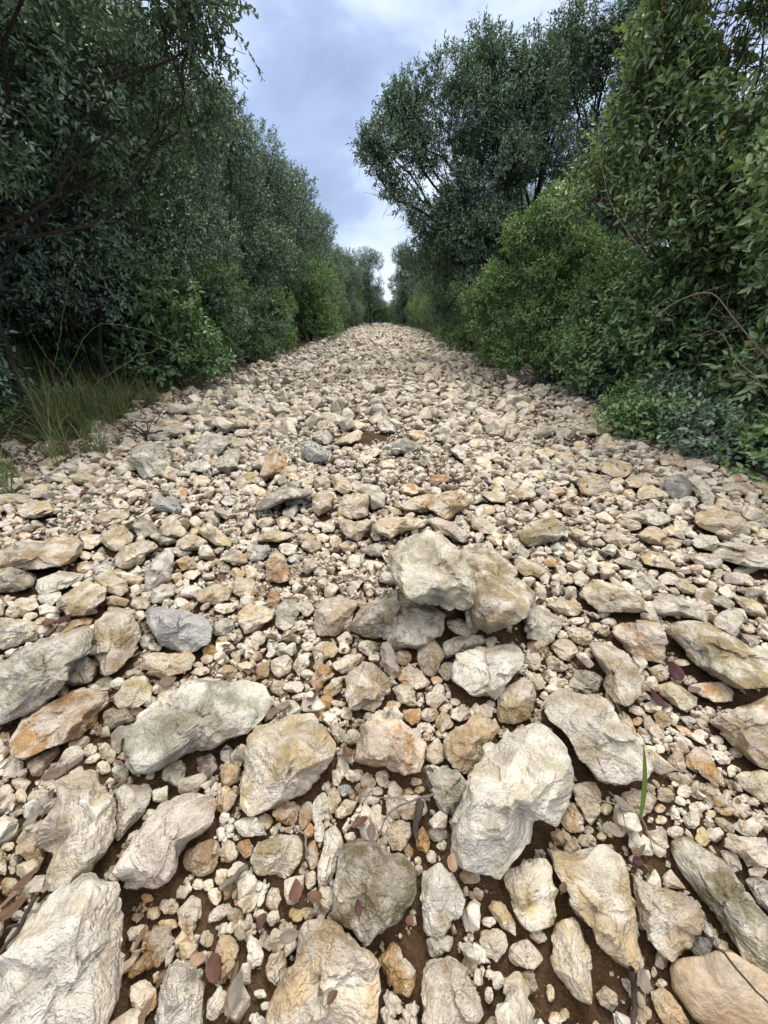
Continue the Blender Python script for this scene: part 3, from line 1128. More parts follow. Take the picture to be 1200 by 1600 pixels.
def stone_shape(s, level, seed):
    rs = np.random.default_rng(seed)
    P = s['P']
    c = (P.max(0) + P.min(0)) / 2 * 0.5 + P.mean(0) * 0.5
    D, F = ico(level)
    rad = facets(D, rs, n=10 if s['c'] in 'SK' else 26, p=14 if s['c'] in 'SK' else rs.uniform(70, 200))
    th = np.arctan2(D[:, 1], D[:, 0])
    amp = 0.5 if s['c'] == 'S' else 1.0
    zc, dz = 0.04 + s['lift'], 0.0
    for it in range(3):
        d = ray(*c)
        t = (zc - CAMH) / d[2]
        O = C0 + d * t
        w = d / np.linalg.norm(d)
        alpha = math.asin(min(0.999, -w[2]))
        r = np.cross(w, [0, 0, 1]); r /= np.linalg.norm(r)
        v = np.cross(r, w)
        Q = []
        for q in P:
            e = ray(*q)
            X = C0 + e * ((O - C0) @ w / (e @ w)) - O
            Q.append((X @ r, X @ v))
        Q = np.array(Q)
        size = math.sqrt(max(1e-8, (Q[:, 0].max() - Q[:, 0].min()) * (Q[:, 1].max() - Q[:, 1].min())))
        fn = outline_fn(Q)
        k = min(1.5, 0.6 / math.tan(alpha))
        thick = 0.48 * min(size, 1.4 * (Q[:, 0].max() - Q[:, 0].min())) / max(0.45, math.sin(alpha))
        Ro = fn(th)
        a, b, z = D[:, 0] * rad * Ro, D[:, 1] * rad * Ro, D[:, 2] * rad * thick
        X = a[:, None] * r + b[:, None] * (v + k * w) + z[:, None] * w
        # chips, hollows and pits; strength in proportion to the stone
        q = X / size + rs.uniform(0, 50, 3)
        disp = 0.014 * fbm(q * 2.6, 2, seed) + 0.015 * (0.3 - np.abs(vn(q * 2.1, seed + 1))) + 0.014 * fbm(q * 7.5, 3, seed + 3)
        # broken faces: the surface is split into patches, each its own slightly tilted plane
        for K, sh, ca, ga in (((14, 140, .010, .05), (46, 340, .005, .040), (150, 800, .0025, .035))[:3 if level >= 5 else 2]):
            rk = np.random.default_rng(seed * 7 + K)
            sd_ = rk.normal(0, 1, (K, 3)); sd_ /= np.linalg.norm(sd_, axis=1)[:, None]
            dd = D @ sd_.T
            wv_ = np.exp(sh * (dd - dd.max(1, keepdims=True)))
            wv_ /= wv_.sum(1, keepdims=True)
            gr = rk.normal(0, ga, (K, 3)); gr -= (gr * sd_).sum(1)[:, None] * sd_
            pl = rk.normal(0, ca, K)[None] + D @ gr.T - (gr * sd_).sum(1)[None]
            disp = disp + (wv_ * pl).sum(1) * (.6 if s['c'] in 'SK' else 1)
        if level >= 4:
            rid = 1 - np.abs(fbm(q * np.array([9, 9, 13]), 3, seed + 7)) * 2
            disp = disp + 0.010 * rid + 0.008 * fbm(q * 26, 2, seed + 9)
        if level >= 5:
            disp = disp + 0.0045 * fbm(q * 60, 2, seed + 11)
        nn = X / (np.linalg.norm(X, axis=1)[:, None] + 1e-9)
        X = X + nn * (disp * size * amp)[:, None]
        # bring the outline back to its traced size
        a, b = X @ r, X @ v
        tt, rr_ = np.arctan2(b, a), np.hypot(a, b)
        bins = ((tt + math.pi) / (2 * math.pi) * 24).astype(int) % 24
        got = np.zeros(24); np.maximum.at(got, bins, rr_ / fn(tt))
        f = 1.015 / np.median(got)
        zz = X @ w - (b * k)
        X = (a * f)[:, None] * r + (b * f)[:, None] * (v + k * w) + zz[:, None] * w
        zmin, zmax = X[:, 2].min(), X[:, 2].max()
        g = float(gz(O[0], O[1]))
        zc = g - zmin - (0.22 if alpha > .7 else 0.12) * (zmax - zmin) + s['lift']
    return O, X, F, size


def shade(c, seed, n, spread=0.07):
    rs = np.random.default_rng(seed + 999)
    b = np.array(TINT[c]) * (1 + rs.normal(0, spread))
    b = b * (1 + rs.normal(0, 0.02, 3))
    return np.tile(np.append(np.clip(b, 0.03, 0.8), 1.0), (n, 1))


STONES = parse()
STONES.sort(key=lambda s: -s['area'] - (900 if s['name'] else 0))
NSOLO = 296
rubble = []                     # (V, F, tint) of everything too small to be a thing of its own
solo = []
for i, s in enumerate(STONES):
    a = s['area']
    lv = 5 if a > 2600 else 4 if a > 420 else 3
    O, X, F, size = stone_shape(s, lv, 100 + i)
    s['O'], s['size'] = O, size
    raster(X + O)
    tint = shade(s['c'], i, len(X))
    if i < NSOLO:
        base = O + np.array([0, 0, X[:, 2].min()])
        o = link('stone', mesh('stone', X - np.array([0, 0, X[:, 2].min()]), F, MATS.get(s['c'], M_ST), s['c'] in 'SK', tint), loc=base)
        s['o'] = o
        solo.append(s)
    else:
        rubble.append((X + O, F, tint))

# labels: the stones that stand out carry their own, every other is told by its look and by its nearest landmark
marks = [s for s in solo if s['name']]
for s in solo:
    s['mid'] = (s['P'].max(0) + s['P'].min(0)) / 2
    s['wh'] = s['P'].max(0) - s['P'].min(0)
for s in solo:
    if s['name']:
        s['text'] = s['label']
        continue
    m = min(marks, key=lambda q: np.linalg.norm(q['mid'] - s['mid']) - 0.45 * q['wh'].mean())
    d = s['mid'] - m['mid']
    an = math.degrees(math.atan2(-d[1], d[0])) % 360
    side = ['right of', 'up and right of', 'above', 'up and left of', 'left of', 'down and left of', 'below', 'down and right of'][int((an + 22.5) // 45) % 8]
    asp = s['wh'][0] / s['wh'][1]
    form = 'elongated' if asp > 1.9 else 'upright' if asp < 0.75 else 'chunky' if s['area'] > 1800 else 'flattish' if asp > 1.45 else 'blocky'
    sz = 'big ' if s['area'] > 5000 else 'small ' if s['area'] < 500 else ''
    s['text'] = '%s%s %s stone %s the %s' % (sz, form, WORD[s['c']], side, m['name'])
    s['mark'] = m
ORD = ['nearest', 'second nearest', 'third nearest', 'fourth nearest', 'fifth nearest', 'sixth nearest', 'seventh nearest', 'eighth nearest', 'ninth nearest']
by = {}
for s in solo:
    by.setdefault(s['text'], []).append(s)
for t, L in by.items():
    if len(L) > 1:
        L.sort(key=lambda q: np.linalg.norm(q['mid'] - q['mark']['mid']))
        for k, q in enumerate(L):
            q['text'] = t + (', ' + ORD[k])
for s in solo:
    tag(s['o'], s['text'], 'stone', 'limestone stones strewn over the track')

# ---------------------------------------------------------------- small rubble and pebbles between them
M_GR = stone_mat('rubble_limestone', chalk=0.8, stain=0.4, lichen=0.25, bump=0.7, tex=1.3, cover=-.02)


def shards(n, seed, lo, hi, rough=0.0):
    """sharp broken chips: hulls of a few random points"""
    import bmesh
    rs = np.random.default_rng(seed)
    out_ = []
    for k in range(n):
        m_ = rs.integers(lo, hi)
        P = rs.uniform(-1, 1, (m_, 3))
        P /= (np.abs(P) ** 3.2).sum(1)[:, None] ** (1 / 3.2)
        P *= rs.uniform(.72, 1.0, (m_, 1))
        bm = bmesh.new()
        vs = [bm.verts.new(p) for p in P]
        r_ = bmesh.ops.convex_hull(bm, input=vs)
        bmesh.ops.delete(bm, geom=[v for v in bm.verts if not v.link_faces], context='VERTS')
        if rough:
            bmesh.ops.bevel(bm, geom=list(bm.edges), offset=.07, segments=1, affect='EDGES', profile=.5, clamp_overlap=True)
            bmesh.ops.triangulate(bm, faces=list(bm.faces))
            bmesh.ops.subdivide_edges(bm, edges=[e for e in bm.edges if e.calc_length() > .35], cuts=1)
            bmesh.ops.triangulate(bm, faces=list(bm.faces))
        bm.verts.index_update()
        X = np.array([v.co[:] for v in bm.verts]); F = np.array([[v.index for v in f.verts] for f in bm.faces])
        bm.free()
        if rough:
            X = X * (1 + rough * fbm(X * 2.4 + k * 9, 2, k))[:, None]
        X -= X.mean(0); X /= np.abs(X).max()
        out_.append((X, F))
    return out_


PB = {1: shards(30, 1, 8, 12), 2: shards(60, 2, 11, 18), 3: shards(50, 3, 13, 20, .10)}
BARE = [(880, 640, 50, .35), (930, 690, 40, .25), (240, 800, 50, .5), (1090, 1130, 60, .4), (130, 1330, 60, .6), (330, 1290, 60, .4), (590, 1240, 50, .5), (650, 1500, 95, .9), (880, 1545, 120, .9), (760, 1425, 60, .8), (1010, 1350, 60, .75), (465, 905, 60, .7), (850, 612, 80, .35), (60, 1420, 70, .8),
        (450, 1080, 60, .5), (610, 745, 60, .45), (560, 700, 50, .25), (960, 1010, 50, .6), (870, 1400, 70, .9), (500, 1000, 60, .35), (310, 1190, 40, .6), (350, 740, 60, .4)]
BW = []
for px, py, r, f in BARE:
    c_ = on_z(px, py); e_ = on_z(px + r, py); g_ = on_z(px, py + r * .7); h_ = on_z(px, py - r * .7)
    BW.append((c_[0], (g_[1] + h_[1]) / 2, abs(e_[0] - c_[0]), abs(h_[1] - g_[1]) / 2, f))


def bare(x, y):
    k = .32 * math.exp(-((x - 1.75 - .1 * math.sin(y)) / .28) ** 2) * (3.6 < y < 10) + .2 * math.exp(-((x + 1.0) / .3) ** 2) * (4.5 < y < 12)
    for cx, cy, rx, ry, f in BW:
        q = ((x - cx) / rx) ** 2 + ((y - cy) / ry) ** 2
        k = max(k, f * max(0.0, 1 - q * 0.6))
    return k


prs = np.random.default_rng(5)
cand = []        # (diameter, x, y)
def zone(y0, y1, lo, hi, per_m2, xw=None):
    yy = y0
    while yy < y1:
        dy = min(0.5 if yy < 6 else 2.0, y1 - yy)
        ym = yy + dy / 2
        hw = min(2.9, 1.12 * (ym * 0.885 + 0.47) + 0.7) if lo < .02 else 2.9
        n = prs.poisson(2 * hw * dy * per_m2)
        x = prs.uniform(-hw, hw, n); y = prs.uniform(yy, yy + dy, n)
        d = lo * (hi / lo) ** (prs.uniform(0, 1, n) ** 1.6)
        cand.append(np.stack([d, x, y], 1))
        yy += dy


zone(3.4, 6, .11, .24, 60); zone(6, 14, .10, .27, 34); zone(14, 46, .12, .34, 18)
zone(1.9, 3.4, .06, .12, 160)
zone(2.2, 5, .05, .11, 800); zone(5, 9, .055, .12, 800); zone(9, 16, .055, .115, 900); zone(16, 46, .08, .17, 330)
zone(-.6, 3, .042, .085, 1500); zone(-.6, 3, .028, .05, 2000); zone(3, 6.5, .03, .055, 2600); zone(6.5, 12, .04, .065, 1500)
zone(-.6, 1.8, .014, .028, 12000); zone(1.8, 3, .018, .036, 8000); zone(3, 6, .02, .034, 4500)
zone(-.35, 1.5, .007, .017, 26000); zone(-.2, 1.7, .004, .008, 22000)
rub_level = {1: [], 2: [], 3: []}
cls = [(.36, 'W'), (.56, 'C'), (.67, 'T'), (.72, 'Y'), (.79, 'O'), (.92, 'X'), (.97, 'P'), (1.01, 'G')]
npb = 0
x0, y0, cc = HG['x0'], HG['y0'], HG['c']
for arr in cand:
    dens = fbm(np.stack([arr[:, 1] * 1.3, arr[:, 2] * 1.3, arr[:, 1] * 0 + 1], -1), 2, 77)
    gg = gz(arr[:, 1], arr[:, 2])
    for (d, x, y), de, g in zip(arr, dens, gg):
        if de * (0.8 if d < .036 else .3 if y < 3 else 1.3 if d < .14 else .4) + bare(x, y) + (.16 if y < 3.5 and d < .05 else .16 if y > 3 else 0) > prs.uniform(0.1, .95):
            continue
        edge = (abs(x + 0.1) - 2.35 + .3 * min(1, max(0, (y - 10) / 15))) / 0.6
        if edge > 0 and prs.uniform() < edge:
            continue
        ci, cj = int((x - x0) / cc), int((y - y0) / cc)
        if ci < 1 or cj < 1 or ci >= HG['nx'] - 1 or cj >= HG['ny'] - 1 or MASK[ci, cj]:
            continue
        kf = int(d * .38 / cc)
        if kf and MASK[max(0, ci - kf):ci + kf + 1, max(0, cj - kf):cj + kf + 1].mean() > .35:
            continue
        r = d * 0.40
        i0, i1 = int((x - r - x0) / cc), int((x + r - x0) / cc) + 1
        j0, j1 = int((y - r - y0) / cc), int((y + r - y0) / cc) + 1
        sub = HF[i0:i1, j0:j1]
        if sub.size == 0:
            continue
        fine = d < .045 and y < 5
        if fine:
            sub = HF[int((x - x0) / cc):int((x - x0) / cc) + 1, int((y - y0) / cc):int((y - y0) / cc) + 1]
            if sub[0, 0] > g + (.55 * d if prs.uniform() < .8 else 1.1 * d):
                continue
        else:
            occ = (sub > g + 0.25 * d).mean()
            if occ > 0.45:
                continue
        hgt = max(g, float(np.clip(np.maximum(sub, g).mean(), g, g + (0.35 if y < 4.5 else .7) * d)))
        asp = prs.uniform(.62, 1.0); flat = prs.uniform(.42, .85)
        zc = hgt + d * 0.5 * flat * prs.uniform(0.25, .8)
        lo_ = sub < zc + 0.3 * d * flat
        if not fine or prs.uniform() < .7:
            sub[lo_] = zc + 0.3 * d * flat
        w = project((x, y, zc))[2]
        px = FPX * d / max(.2, w)
        lv = 3 if px > 14 else 2 if px > 5 else 1
        u = prs.uniform()
        c = next(b for a, b in cls if u < a)
        if d < .009 and prs.uniform() < .6: c = 'TO'[prs.integers(0, 2)]
        if d < .034 and u > .05 and prs.uniform() < .45: c = 'TOTY'[prs.integers(0, 4)]
        if c == 'O' and y > 5 and prs.uniform() < .6: c = 'C'
        if y > 9 and prs.uniform() < .45: c = 'X' if prs.uniform() < .6 else 'G'
        rub_level[lv].append((x, y, zc, d / 2, asp, flat, c))
        npb += 1
for lv, L in rub_level.items():
    if not L:
        continue
    L = np.array([l[:6] + ('WCTYOXPG'.index(l[6]),) for l in L])
    which = prs.integers(0, len(PB[lv]), len(L))
    for bi in range(len(PB[lv])):
        Q = L[which == bi]
        n = len(Q)
        if not n:
            continue
        B, F = PB[lv][bi]
        h, asp, flat = Q[:, 3], Q[:, 4], Q[:, 5]
        yaw = prs.uniform(0, 2 * math.pi, n); tx = prs.normal(0, .38, n); ty = prs.normal(0, .38, n)
        X = B[None] * np.stack([h, h * asp, h * flat], 1)[:, None]
        def rot(X, a, i, j):
            ca, sa = np.cos(a)[:, None], np.sin(a)[:, None]
            xi, xj = X[..., i].copy(), X[..., j].copy()
            X[..., i] = xi * ca - xj * sa; X[..., j] = xi * sa + xj * ca
        rot(X, tx, 1, 2); rot(X, ty, 0, 2); rot(X, yaw, 0, 1)
        X = X + Q[:, None, :3]
        T = np.array([TINT['WCTYOXPG'[int(c)]] for c in Q[:, 6]]) * (1 + prs.normal(0, .16, n))[:, None] * (1 + prs.normal(0, .025, (n, 3)))
        T = T * .75 + T.mean(1, keepdims=True) * .25
        T = T * np.where(h < .010, .72, np.where(h < .018, .85, .97))[:, None]
        T = np.concatenate([np.clip(T, .04, .74), np.ones((n, 1))], 1)
        nv = len(B)
        FF = (F[None] + (np.arange(n) * nv)[:, None, None]).reshape(-1, 3)
        rubble.append((X.reshape(-1, 3), FF, np.repeat(T, nv, 0)))
off = 0
VV, FF, TT = [], [], []
for V, F, T in rubble:
    VV.append(V); FF.append(F + off); TT.append(T); off += len(V)
print('small stones', npb, 'verts', off)
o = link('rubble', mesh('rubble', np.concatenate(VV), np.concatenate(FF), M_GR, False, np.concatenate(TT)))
tag(o, 'pale limestone rubble and pebbles covering the whole track between the larger stones', 'rubble', kind='stuff')

# ---------------------------------------------------------------- ground
def axis(segs):
    a = []
    for s, e, st in segs:
        a += list(np.arange(s, e, st))
    return np.array(a + [segs[-1][1]])


gx = axis([(-500, -60, 40), (-60, -12, 4), (-12, -4, .4), (-4, 4, .035), (4, 12, .4), (12, 60, 4), (60, 500, 40)])
gy = axis([(-200, -8, 16), (-8, -1, .5), (-1, 6, .035), (6, 14, .1), (14, 60, .5), (60, 120, 3), (120, 1000, 40)])
GX, GY = np.meshgrid(gx, gy, indexing='ij')
GZ = gz(GX, GY)
near = (np.abs(GX) < 4) & (GY > -1) & (GY < 8)
GZ = GZ + np.where(near, 0.004 * fbm(np.stack([GX * 9, GY * 9, GX * 0], -1), 3, 31) - 0.005, 0)
n1_, n2_ = GX.shape
idx = np.arange(n1_ * n2_).reshape(n1_, n2_)
Fq = np.stack([idx[:-1, :-1], idx[1:, :-1], idx[1:, 1:], idx[:-1, 1:]], -1).reshape(-1, 4)
m, t, p = new_mat('stony_soil')
tcn = N(t, 'ShaderNodeTexCoord')
def gn(sc, det, ro=.6):
    n = N(t, 'ShaderNodeTexNoise', Scale=float(sc), Detail=float(det), Roughness=ro)
    t.links.new(tcn.outputs['Object'], n.inputs['Vector']); return n.outputs['Fac']
a1, a2, a3 = gn(3, 5), gn(60, 5, .7), gn(1.1, 3)
r1 = ramp(t, [(.35, (.058, .036, .022)), (.5, (.118, .073, .042)), (.7, (.21, .14, .082))])
t.links.new(mul(t, mul(t, a1, .5), mul(t, a2, .5), 'ADD'), r1.inputs['Fac'])
v1 = N(t, 'ShaderNodeTexVoronoi', Scale=210.0)
dn_ = N(t, 'ShaderNodeTexNoise', Scale=90.0, Detail=3.0); t.links.new(tcn.outputs['Object'], dn_.inputs['Vector'])
ds_ = N(t, 'ShaderNodeVectorMath', operation='SCALE', Scale=.012); t.links.new(dn_.outputs['Color'], ds_.inputs[0])
da_ = N(t, 'ShaderNodeVectorMath', operation='ADD'); t.links.new(tcn.outputs['Object'], da_.inputs[0]); t.links.new(ds_.outputs[0], da_.inputs[1])
t.links.new(da_.outputs[0], v1.inputs['Vector'])
rg = ramp(t, [(.0, 1.0), (.26, 1.0), (.34, 0.0)]); t.links.new(v1.outputs['Distance'], rg.inputs['Fac'])
rk = ramp(t, [(.42, 0.0), (.56, 1.0)]); t.links.new(gn(9, 4), rk.inputs['Fac'])
cg = mixc(t, mul(t, v1.outputs['Color'], 1.0), (.22, .15, .09), (.42, .35, .26))
c = mixc(t, mul(t, mul(t, rg.outputs['Color'], rk.outputs['Color']), .75), r1.outputs['Color'], cg)
# far off the sheet is the scrub floor
sxy = N(t, 'ShaderNodeSeparateXYZ'); t.links.new(tcn.outputs['Object'], sxy.inputs[0])
ab = mul(t, mul(t, sxy.outputs['X'], .1, 'ADD'), 0.0, 'ADD')
ab = N(t, 'ShaderNodeMath', operation='ABSOLUTE'); t.links.new(sxy.outputs['X'], ab.inputs[0])
vr = ramp(t, [(.0, 0.0), (.5, 1.0)]); vv = mul(t, mul(t, ab.outputs[0], -2.7, 'ADD'), .6)
t.links.new(vv, vr.inputs['Fac'])
c = mixc(t, mul(t, vr.outputs['Color'], .85), c, (.050, .040, .024))
t.links.new(c, p.inputs['Base Color'])
p.inputs['Roughness'].default_value = .95
p.inputs['Specular IOR Level'].default_value = .15
b = N(t, 'ShaderNodeBump', Strength=1.0, Distance=.03)
t.links.new(mul(t, mul(t, a2, 1.0), mul(t, rg.outputs['Color'], .4), 'ADD'), b.inputs['Height'])
t.links.new(b.outputs[0], p.inputs['Normal'])
g = link('ground', mesh('ground', np.stack([GX, GY, GZ], -1).reshape(-1, 3), Fq, m, True))
tag(g, 'brown stony soil of the track and the verges', kind='structure')
# ---------------------------------------------------------------- trees and shrubs
BARK = plain_mat('grey_bark', (.060, .050, .042), .45, .9, 25)
BARK_D = plain_mat('dark_bark', (.030, .025, .022), .4, .9, 25)
L_OAK = leaf_mat('holm_oak_leaf', [(0, (0.059, 0.124, 0.073)), (.55, (0.098, 0.182, 0.100)), (.92, (0.149, 0.265, 0.138)), (1, (0.232, 0.335, 0.166))], (0.219, 0.320, 0.236), .12)
L_BLU = leaf_mat('grey_green_leaf', [(0, (0.074, 0.143, 0.096)), (.6, (0.128, 0.225, 0.147)), (1, (0.211, 0.333, 0.217))], (0.266, 0.371, 0.276), .12, .38)
L_BRI = leaf_mat('fresh_green_leaf', [(0, (0.089, 0.196, 0.054)), (.5, (0.154, 0.312, 0.086)), (.9, (0.237, 0.435, 0.122)), (1, (0.402, 0.517, 0.133))], (0.285, 0.435, 0.215), .25)
L_BIG = leaf_mat('broad_leaf', [(0, (0.097, 0.187, 0.068)), (.5, (0.164, 0.292, 0.104)), (.88, (0.250, 0.404, 0.147)), (.96, (0.430, 0.444, 0.123)), (1, (0.574, 0.391, 0.123))], (0.336, 0.469, 0.270), .25)
L_MID = leaf_mat('mastic_leaf', [(0, (0.067, 0.147, 0.054)), (.6, (0.114, 0.240, 0.081)), (1, (0.205, 0.366, 0.122))], (0.232, 0.366, 0.176), .18)


def leaves(pos, d, up, ln, wd, rs, curl=0.18):
    """a folded pointed oval leaf at each pos"""
    n = len(pos)
    d = d / (np.linalg.norm(d, axis=1)[:, None] + 1e-9)
    s = np.cross(d, up); s /= np.linalg.norm(s, axis=1)[:, None] + 1e-9
    u = np.cross(s, d)
    ln = ln * np.ones(n); wd = wd * np.ones(n)
    c = curl * rs.uniform(-.3, 1.6, n)
    L = lambda a, b, h: pos + d * (ln * a)[:, None] + s * (wd * b)[:, None] + u * (ln * h)[:, None]
    V = np.stack([pos, L(.30, -.46, .10), L(.72, -.36, .07 - c * .6), L(1, 0, -c), L(.72, .36, .07 - c * .6), L(.30, .46, .10)], 1)
    i = (np.arange(n) * 6)[:, None]
    F = np.concatenate([i + np.array([[0, 1, 2, 3]]), i + np.array([[0, 3, 4, 5]])], 0)
    return V.reshape(-1, 3), F


def crown_mesh(name, mat, lobes, ntw, leaf, rs, tubes=None, per=9, twig=.2, gap=.0, inner=.25, wratio=.5, hang=0.0, trad=.0016, limb_from=None, zmin=.05, gfreq=2.2):
    lobes = np.array(lobes, float)
    vol = (lobes[:, 3] * lobes[:, 4] * lobes[:, 5]) ** .75
    k = rs.choice(len(lobes), ntw, p=vol / vol.sum())
    u = rs.normal(0, 1, (ntw, 3)); u /= np.linalg.norm(u, axis=1)[:, None]
    rr = np.where(rs.uniform(0, 1, ntw) < inner, rs.uniform(.25, .85, ntw), rs.uniform(.78, 1.04, ntw))
    P = lobes[k, :3] + u * lobes[k, 3:6] * rr[:, None]
    keep = P[:, 2] > zmin
    if gap > -1:
        keep &= fbm(P * gfreq + 9, 2, 3) > gap - .45
    P, u = P[keep], u[keep]
    n = len(P)
    d = u * 0.8 + rs.normal(0, .55, (n, 3)) + np.array([0, 0, .35 - hang])
    d /= np.linalg.norm(d, axis=1)[:, None]
    tl = twig * rs.uniform(.6, 1.5, n)
    T0 = P - d * (tl * .6)[:, None]
    droop = np.array([0, 0, -1.0]) * hang
    V, D, U, LN = [], [], [], []
    for j in range(per):
        t = (j + .5) / per
        q = T0 + d * (tl * t)[:, None] + droop * (tl * t * t * .5)[:, None]
        az = j * 2.4 + rs.uniform(0, 6, n) * .3
        s = np.cross(d, [0, 0, 1.0]) + 1e-3; s /= np.linalg.norm(s, axis=1)[:, None]
        w = np.cross(s, d)
        side = s * np.cos(az)[:, None] + w * np.sin(az)[:, None]
        dd = d * .75 + side * (.9 if j < per - 1 else .2) + rs.normal(0, .22, (n, 3))
        V.append(q); D.append(dd)
        U.append(np.tile([0, 0, 1.0], (n, 1)) * .8 + u * .5 + rs.normal(0, .45, (n, 3)))
        LN.append(leaf * rs.uniform(.6, 1.25, n) * (1 - .25 * abs(t - .5)))
    V, D, U, LN = map(np.concatenate, (V, D, U, LN))
    VV, F = leaves(V, D, U, LN, LN * wratio, rs)
    if tubes is not None and trad > 0:
        sel = np.arange(n)
        k3 = 3
        a = np.cross(d, [.3, .2, .9]); a /= np.linalg.norm(a, axis=1)[:, None]; b = np.cross(d, a)
        r0 = trad
        e0 = T0 - d * (tl * .8)[:, None]; e1 = T0 + d * tl[:, None] + droop * (tl * .5)[:, None]
        th = np.arange(3) * 2.0944
        ring = lambda c, r: c[:, None] + r * (a[:, None] * np.cos(th)[None, :, None] + b[:, None] * np.sin(th)[None, :, None])
        X = np.concatenate([ring(e0, r0 * 1.7), ring(e1, r0 * .5)], 1).reshape(-1, 3)
        i = (np.arange(n) * 6)[:, None, None]
        f = np.array([[0, 1, 4, 3], [1, 2, 5, 4], [2, 0, 3, 5]])[None]
        tubes.V.append(X); tubes.F.append((i + f).reshape(-1, 4) + tubes.n); tubes.n += len(X)
    return mesh(name, VV, F, mat, False)


def limbs(T, base, fork, lobes, r0, rs, wob=.10, stems=1, sub=3, gap=-1, gfreq=2.2):
    """trunk(s) to a fork, then a limb to each lobe and thinner branches out of it"""
    base, fork = np.array(base, float), np.array(fork, float)
    for q in range(stems):
        b = base + (rs.normal(0, .12, 3) * [1, 1, 0] if stems > 1 else 0)
        f = fork + (rs.normal(0, .2, 3) if stems > 1 else 0)
        T.add(bent(b - [0, 0, .1], f, 9, wob * .6, rs=rs), np.linspace(r0 * 1.25, r0 * .7, 9) / (1 if stems == 1 else 1.5))
    for lb in lobes:
        c = np.array(lb[:3]); rad = np.array(lb[3:6])
        st = base + (fork - base) * rs.uniform(.55, 1.0)
        P = bent(st, c, 8, wob, rs=rs)
        rr = np.linspace(r0 * (.42 if lb[3] > .28 else .2), r0 * (.14 if lb[3] > .28 else .06), 8)
        T.add(P, rr)
        for j in range(sub if lb[3] > .2 else 0):
            i = rs.integers(3, 8)
            u = rs.normal(0, 1, 3); u /= np.linalg.norm(u); u[2] = abs(u[2]) * .7
            e = c + u * rad * .8
            if gap > -1 and fbm((e * gfreq + 9)[None], 2, 3)[0] < gap - .42:
                continue
            T.add(bent(P[i], e, 6, wob, rs=rs), np.linspace(r0 * .22, r0 * .05, 6))


def plant(name, label, cat, group, loc, lobes, mat, ntw, leaf, seed, fork=None, r0=.06, bark=BARK, stems=1, sub=3, **kw):
    rs = np.random.default_rng(seed)
    root = link(name, None, loc=loc)
    tag(root, label, cat, group)
    T = Tubes(5)
    if fork is None:
        c = np.mean([l[:3] for l in lobes], 0); fork = (c[0] * .5, c[1] * .5, c[2] * .45)
    limbs(T, (0, 0, 0), fork, lobes, r0, rs, stems=stems, sub=sub, gap=kw.get('gap', 0), gfreq=kw.get('gfreq', 2.2))
    cm = crown_mesh('crown', mat, lobes, ntw, leaf, rs, tubes=T, **kw)
    link('crown', cm, root)
    link('trunk', T.build('trunk', bark), root)
    return root


def blob(rs, n, w, d, h, z0=.1, r=(.35, .65), top=1.0):
    """lobes filling a bushy column of width w, depth d, height h"""
    L = []
    for i in range(n):
        z = z0 + (h - z0) * ((i + .5) / n) ** .9
        t = (z - z0) / (h - z0)
        sh = 1 - (1 - top) * t ** 2
        q = rs.uniform(*r)
        L.append((rs.uniform(-.5, .5) * w * sh, rs.uniform(-.5, .5) * d * sh, min(z, h - q * .6), q, q, q * .85))
    return L


def G(x, y):
    return (x, y, float(gz(x, y)) - .03)


prs = np.random.default_rng(21)
HL, HR = 'shrubs lining the left of the track', 'shrubs lining the right of the track'

# ---- left side, near: the dark tree overhanging from the top left
rs = np.random.default_rng(31)
lb = [(-.2, .1, 3.0, .9, .9, .7), (.75, .2, 3.1, .7, .8, .55), (.2, .9, 2.6, .8, .8, .6), (.9, .9, 2.45, .55, .6, .45), (-.6, -.6, 2.7, .9, .9, .8),
      (.3, -.6, 3.4, .8, .8, .6), (.55, 1.6, 3.2, .7, .8, .7), (-.5, .9, 3.6, .9, .9, .7), (.4, .1, 2.1, .55, .6, .4), (-.3, 1.4, 1.9, .7, .7, .6), (.6, 1.3, 1.75, .45, .5, .4), (-.7, .1, 2.0, .7, .7, .6),
      (-.6, .5, 4.5, 1.0, 1.0, .7), (.3, 1.4, 4.2, .9, .9, .6)]
for px, py, y, q in [(250, 40, 4.3, .42), (310, 60, 4.5, .30), (325, 130, 4.9, .28), (335, 190, 5.3, .26), (300, 210, 5.0, .35), (290, -30, 4.3, .4), (200, 120, 4.4, .45), (345, 95, 4.6, .15)]:
    p_ = at_y(px, py, y)
    lb.append((p_[0] + 3.35, p_[1] - 3.3, p_[2], q, q, q * .85))
near_oak = plant('holm_oak', 'dark holm oak leaning over the track from the top left corner', 'tree', None, G(-3.35, 3.3), lb, L_OAK, 8600, .056, 41, fork=(.1, .2, 1.9), r0=.038, bark=BARK_D,
      stems=3, sub=2, gap=.16, wratio=.45, twig=.22, per=11, inner=.35)
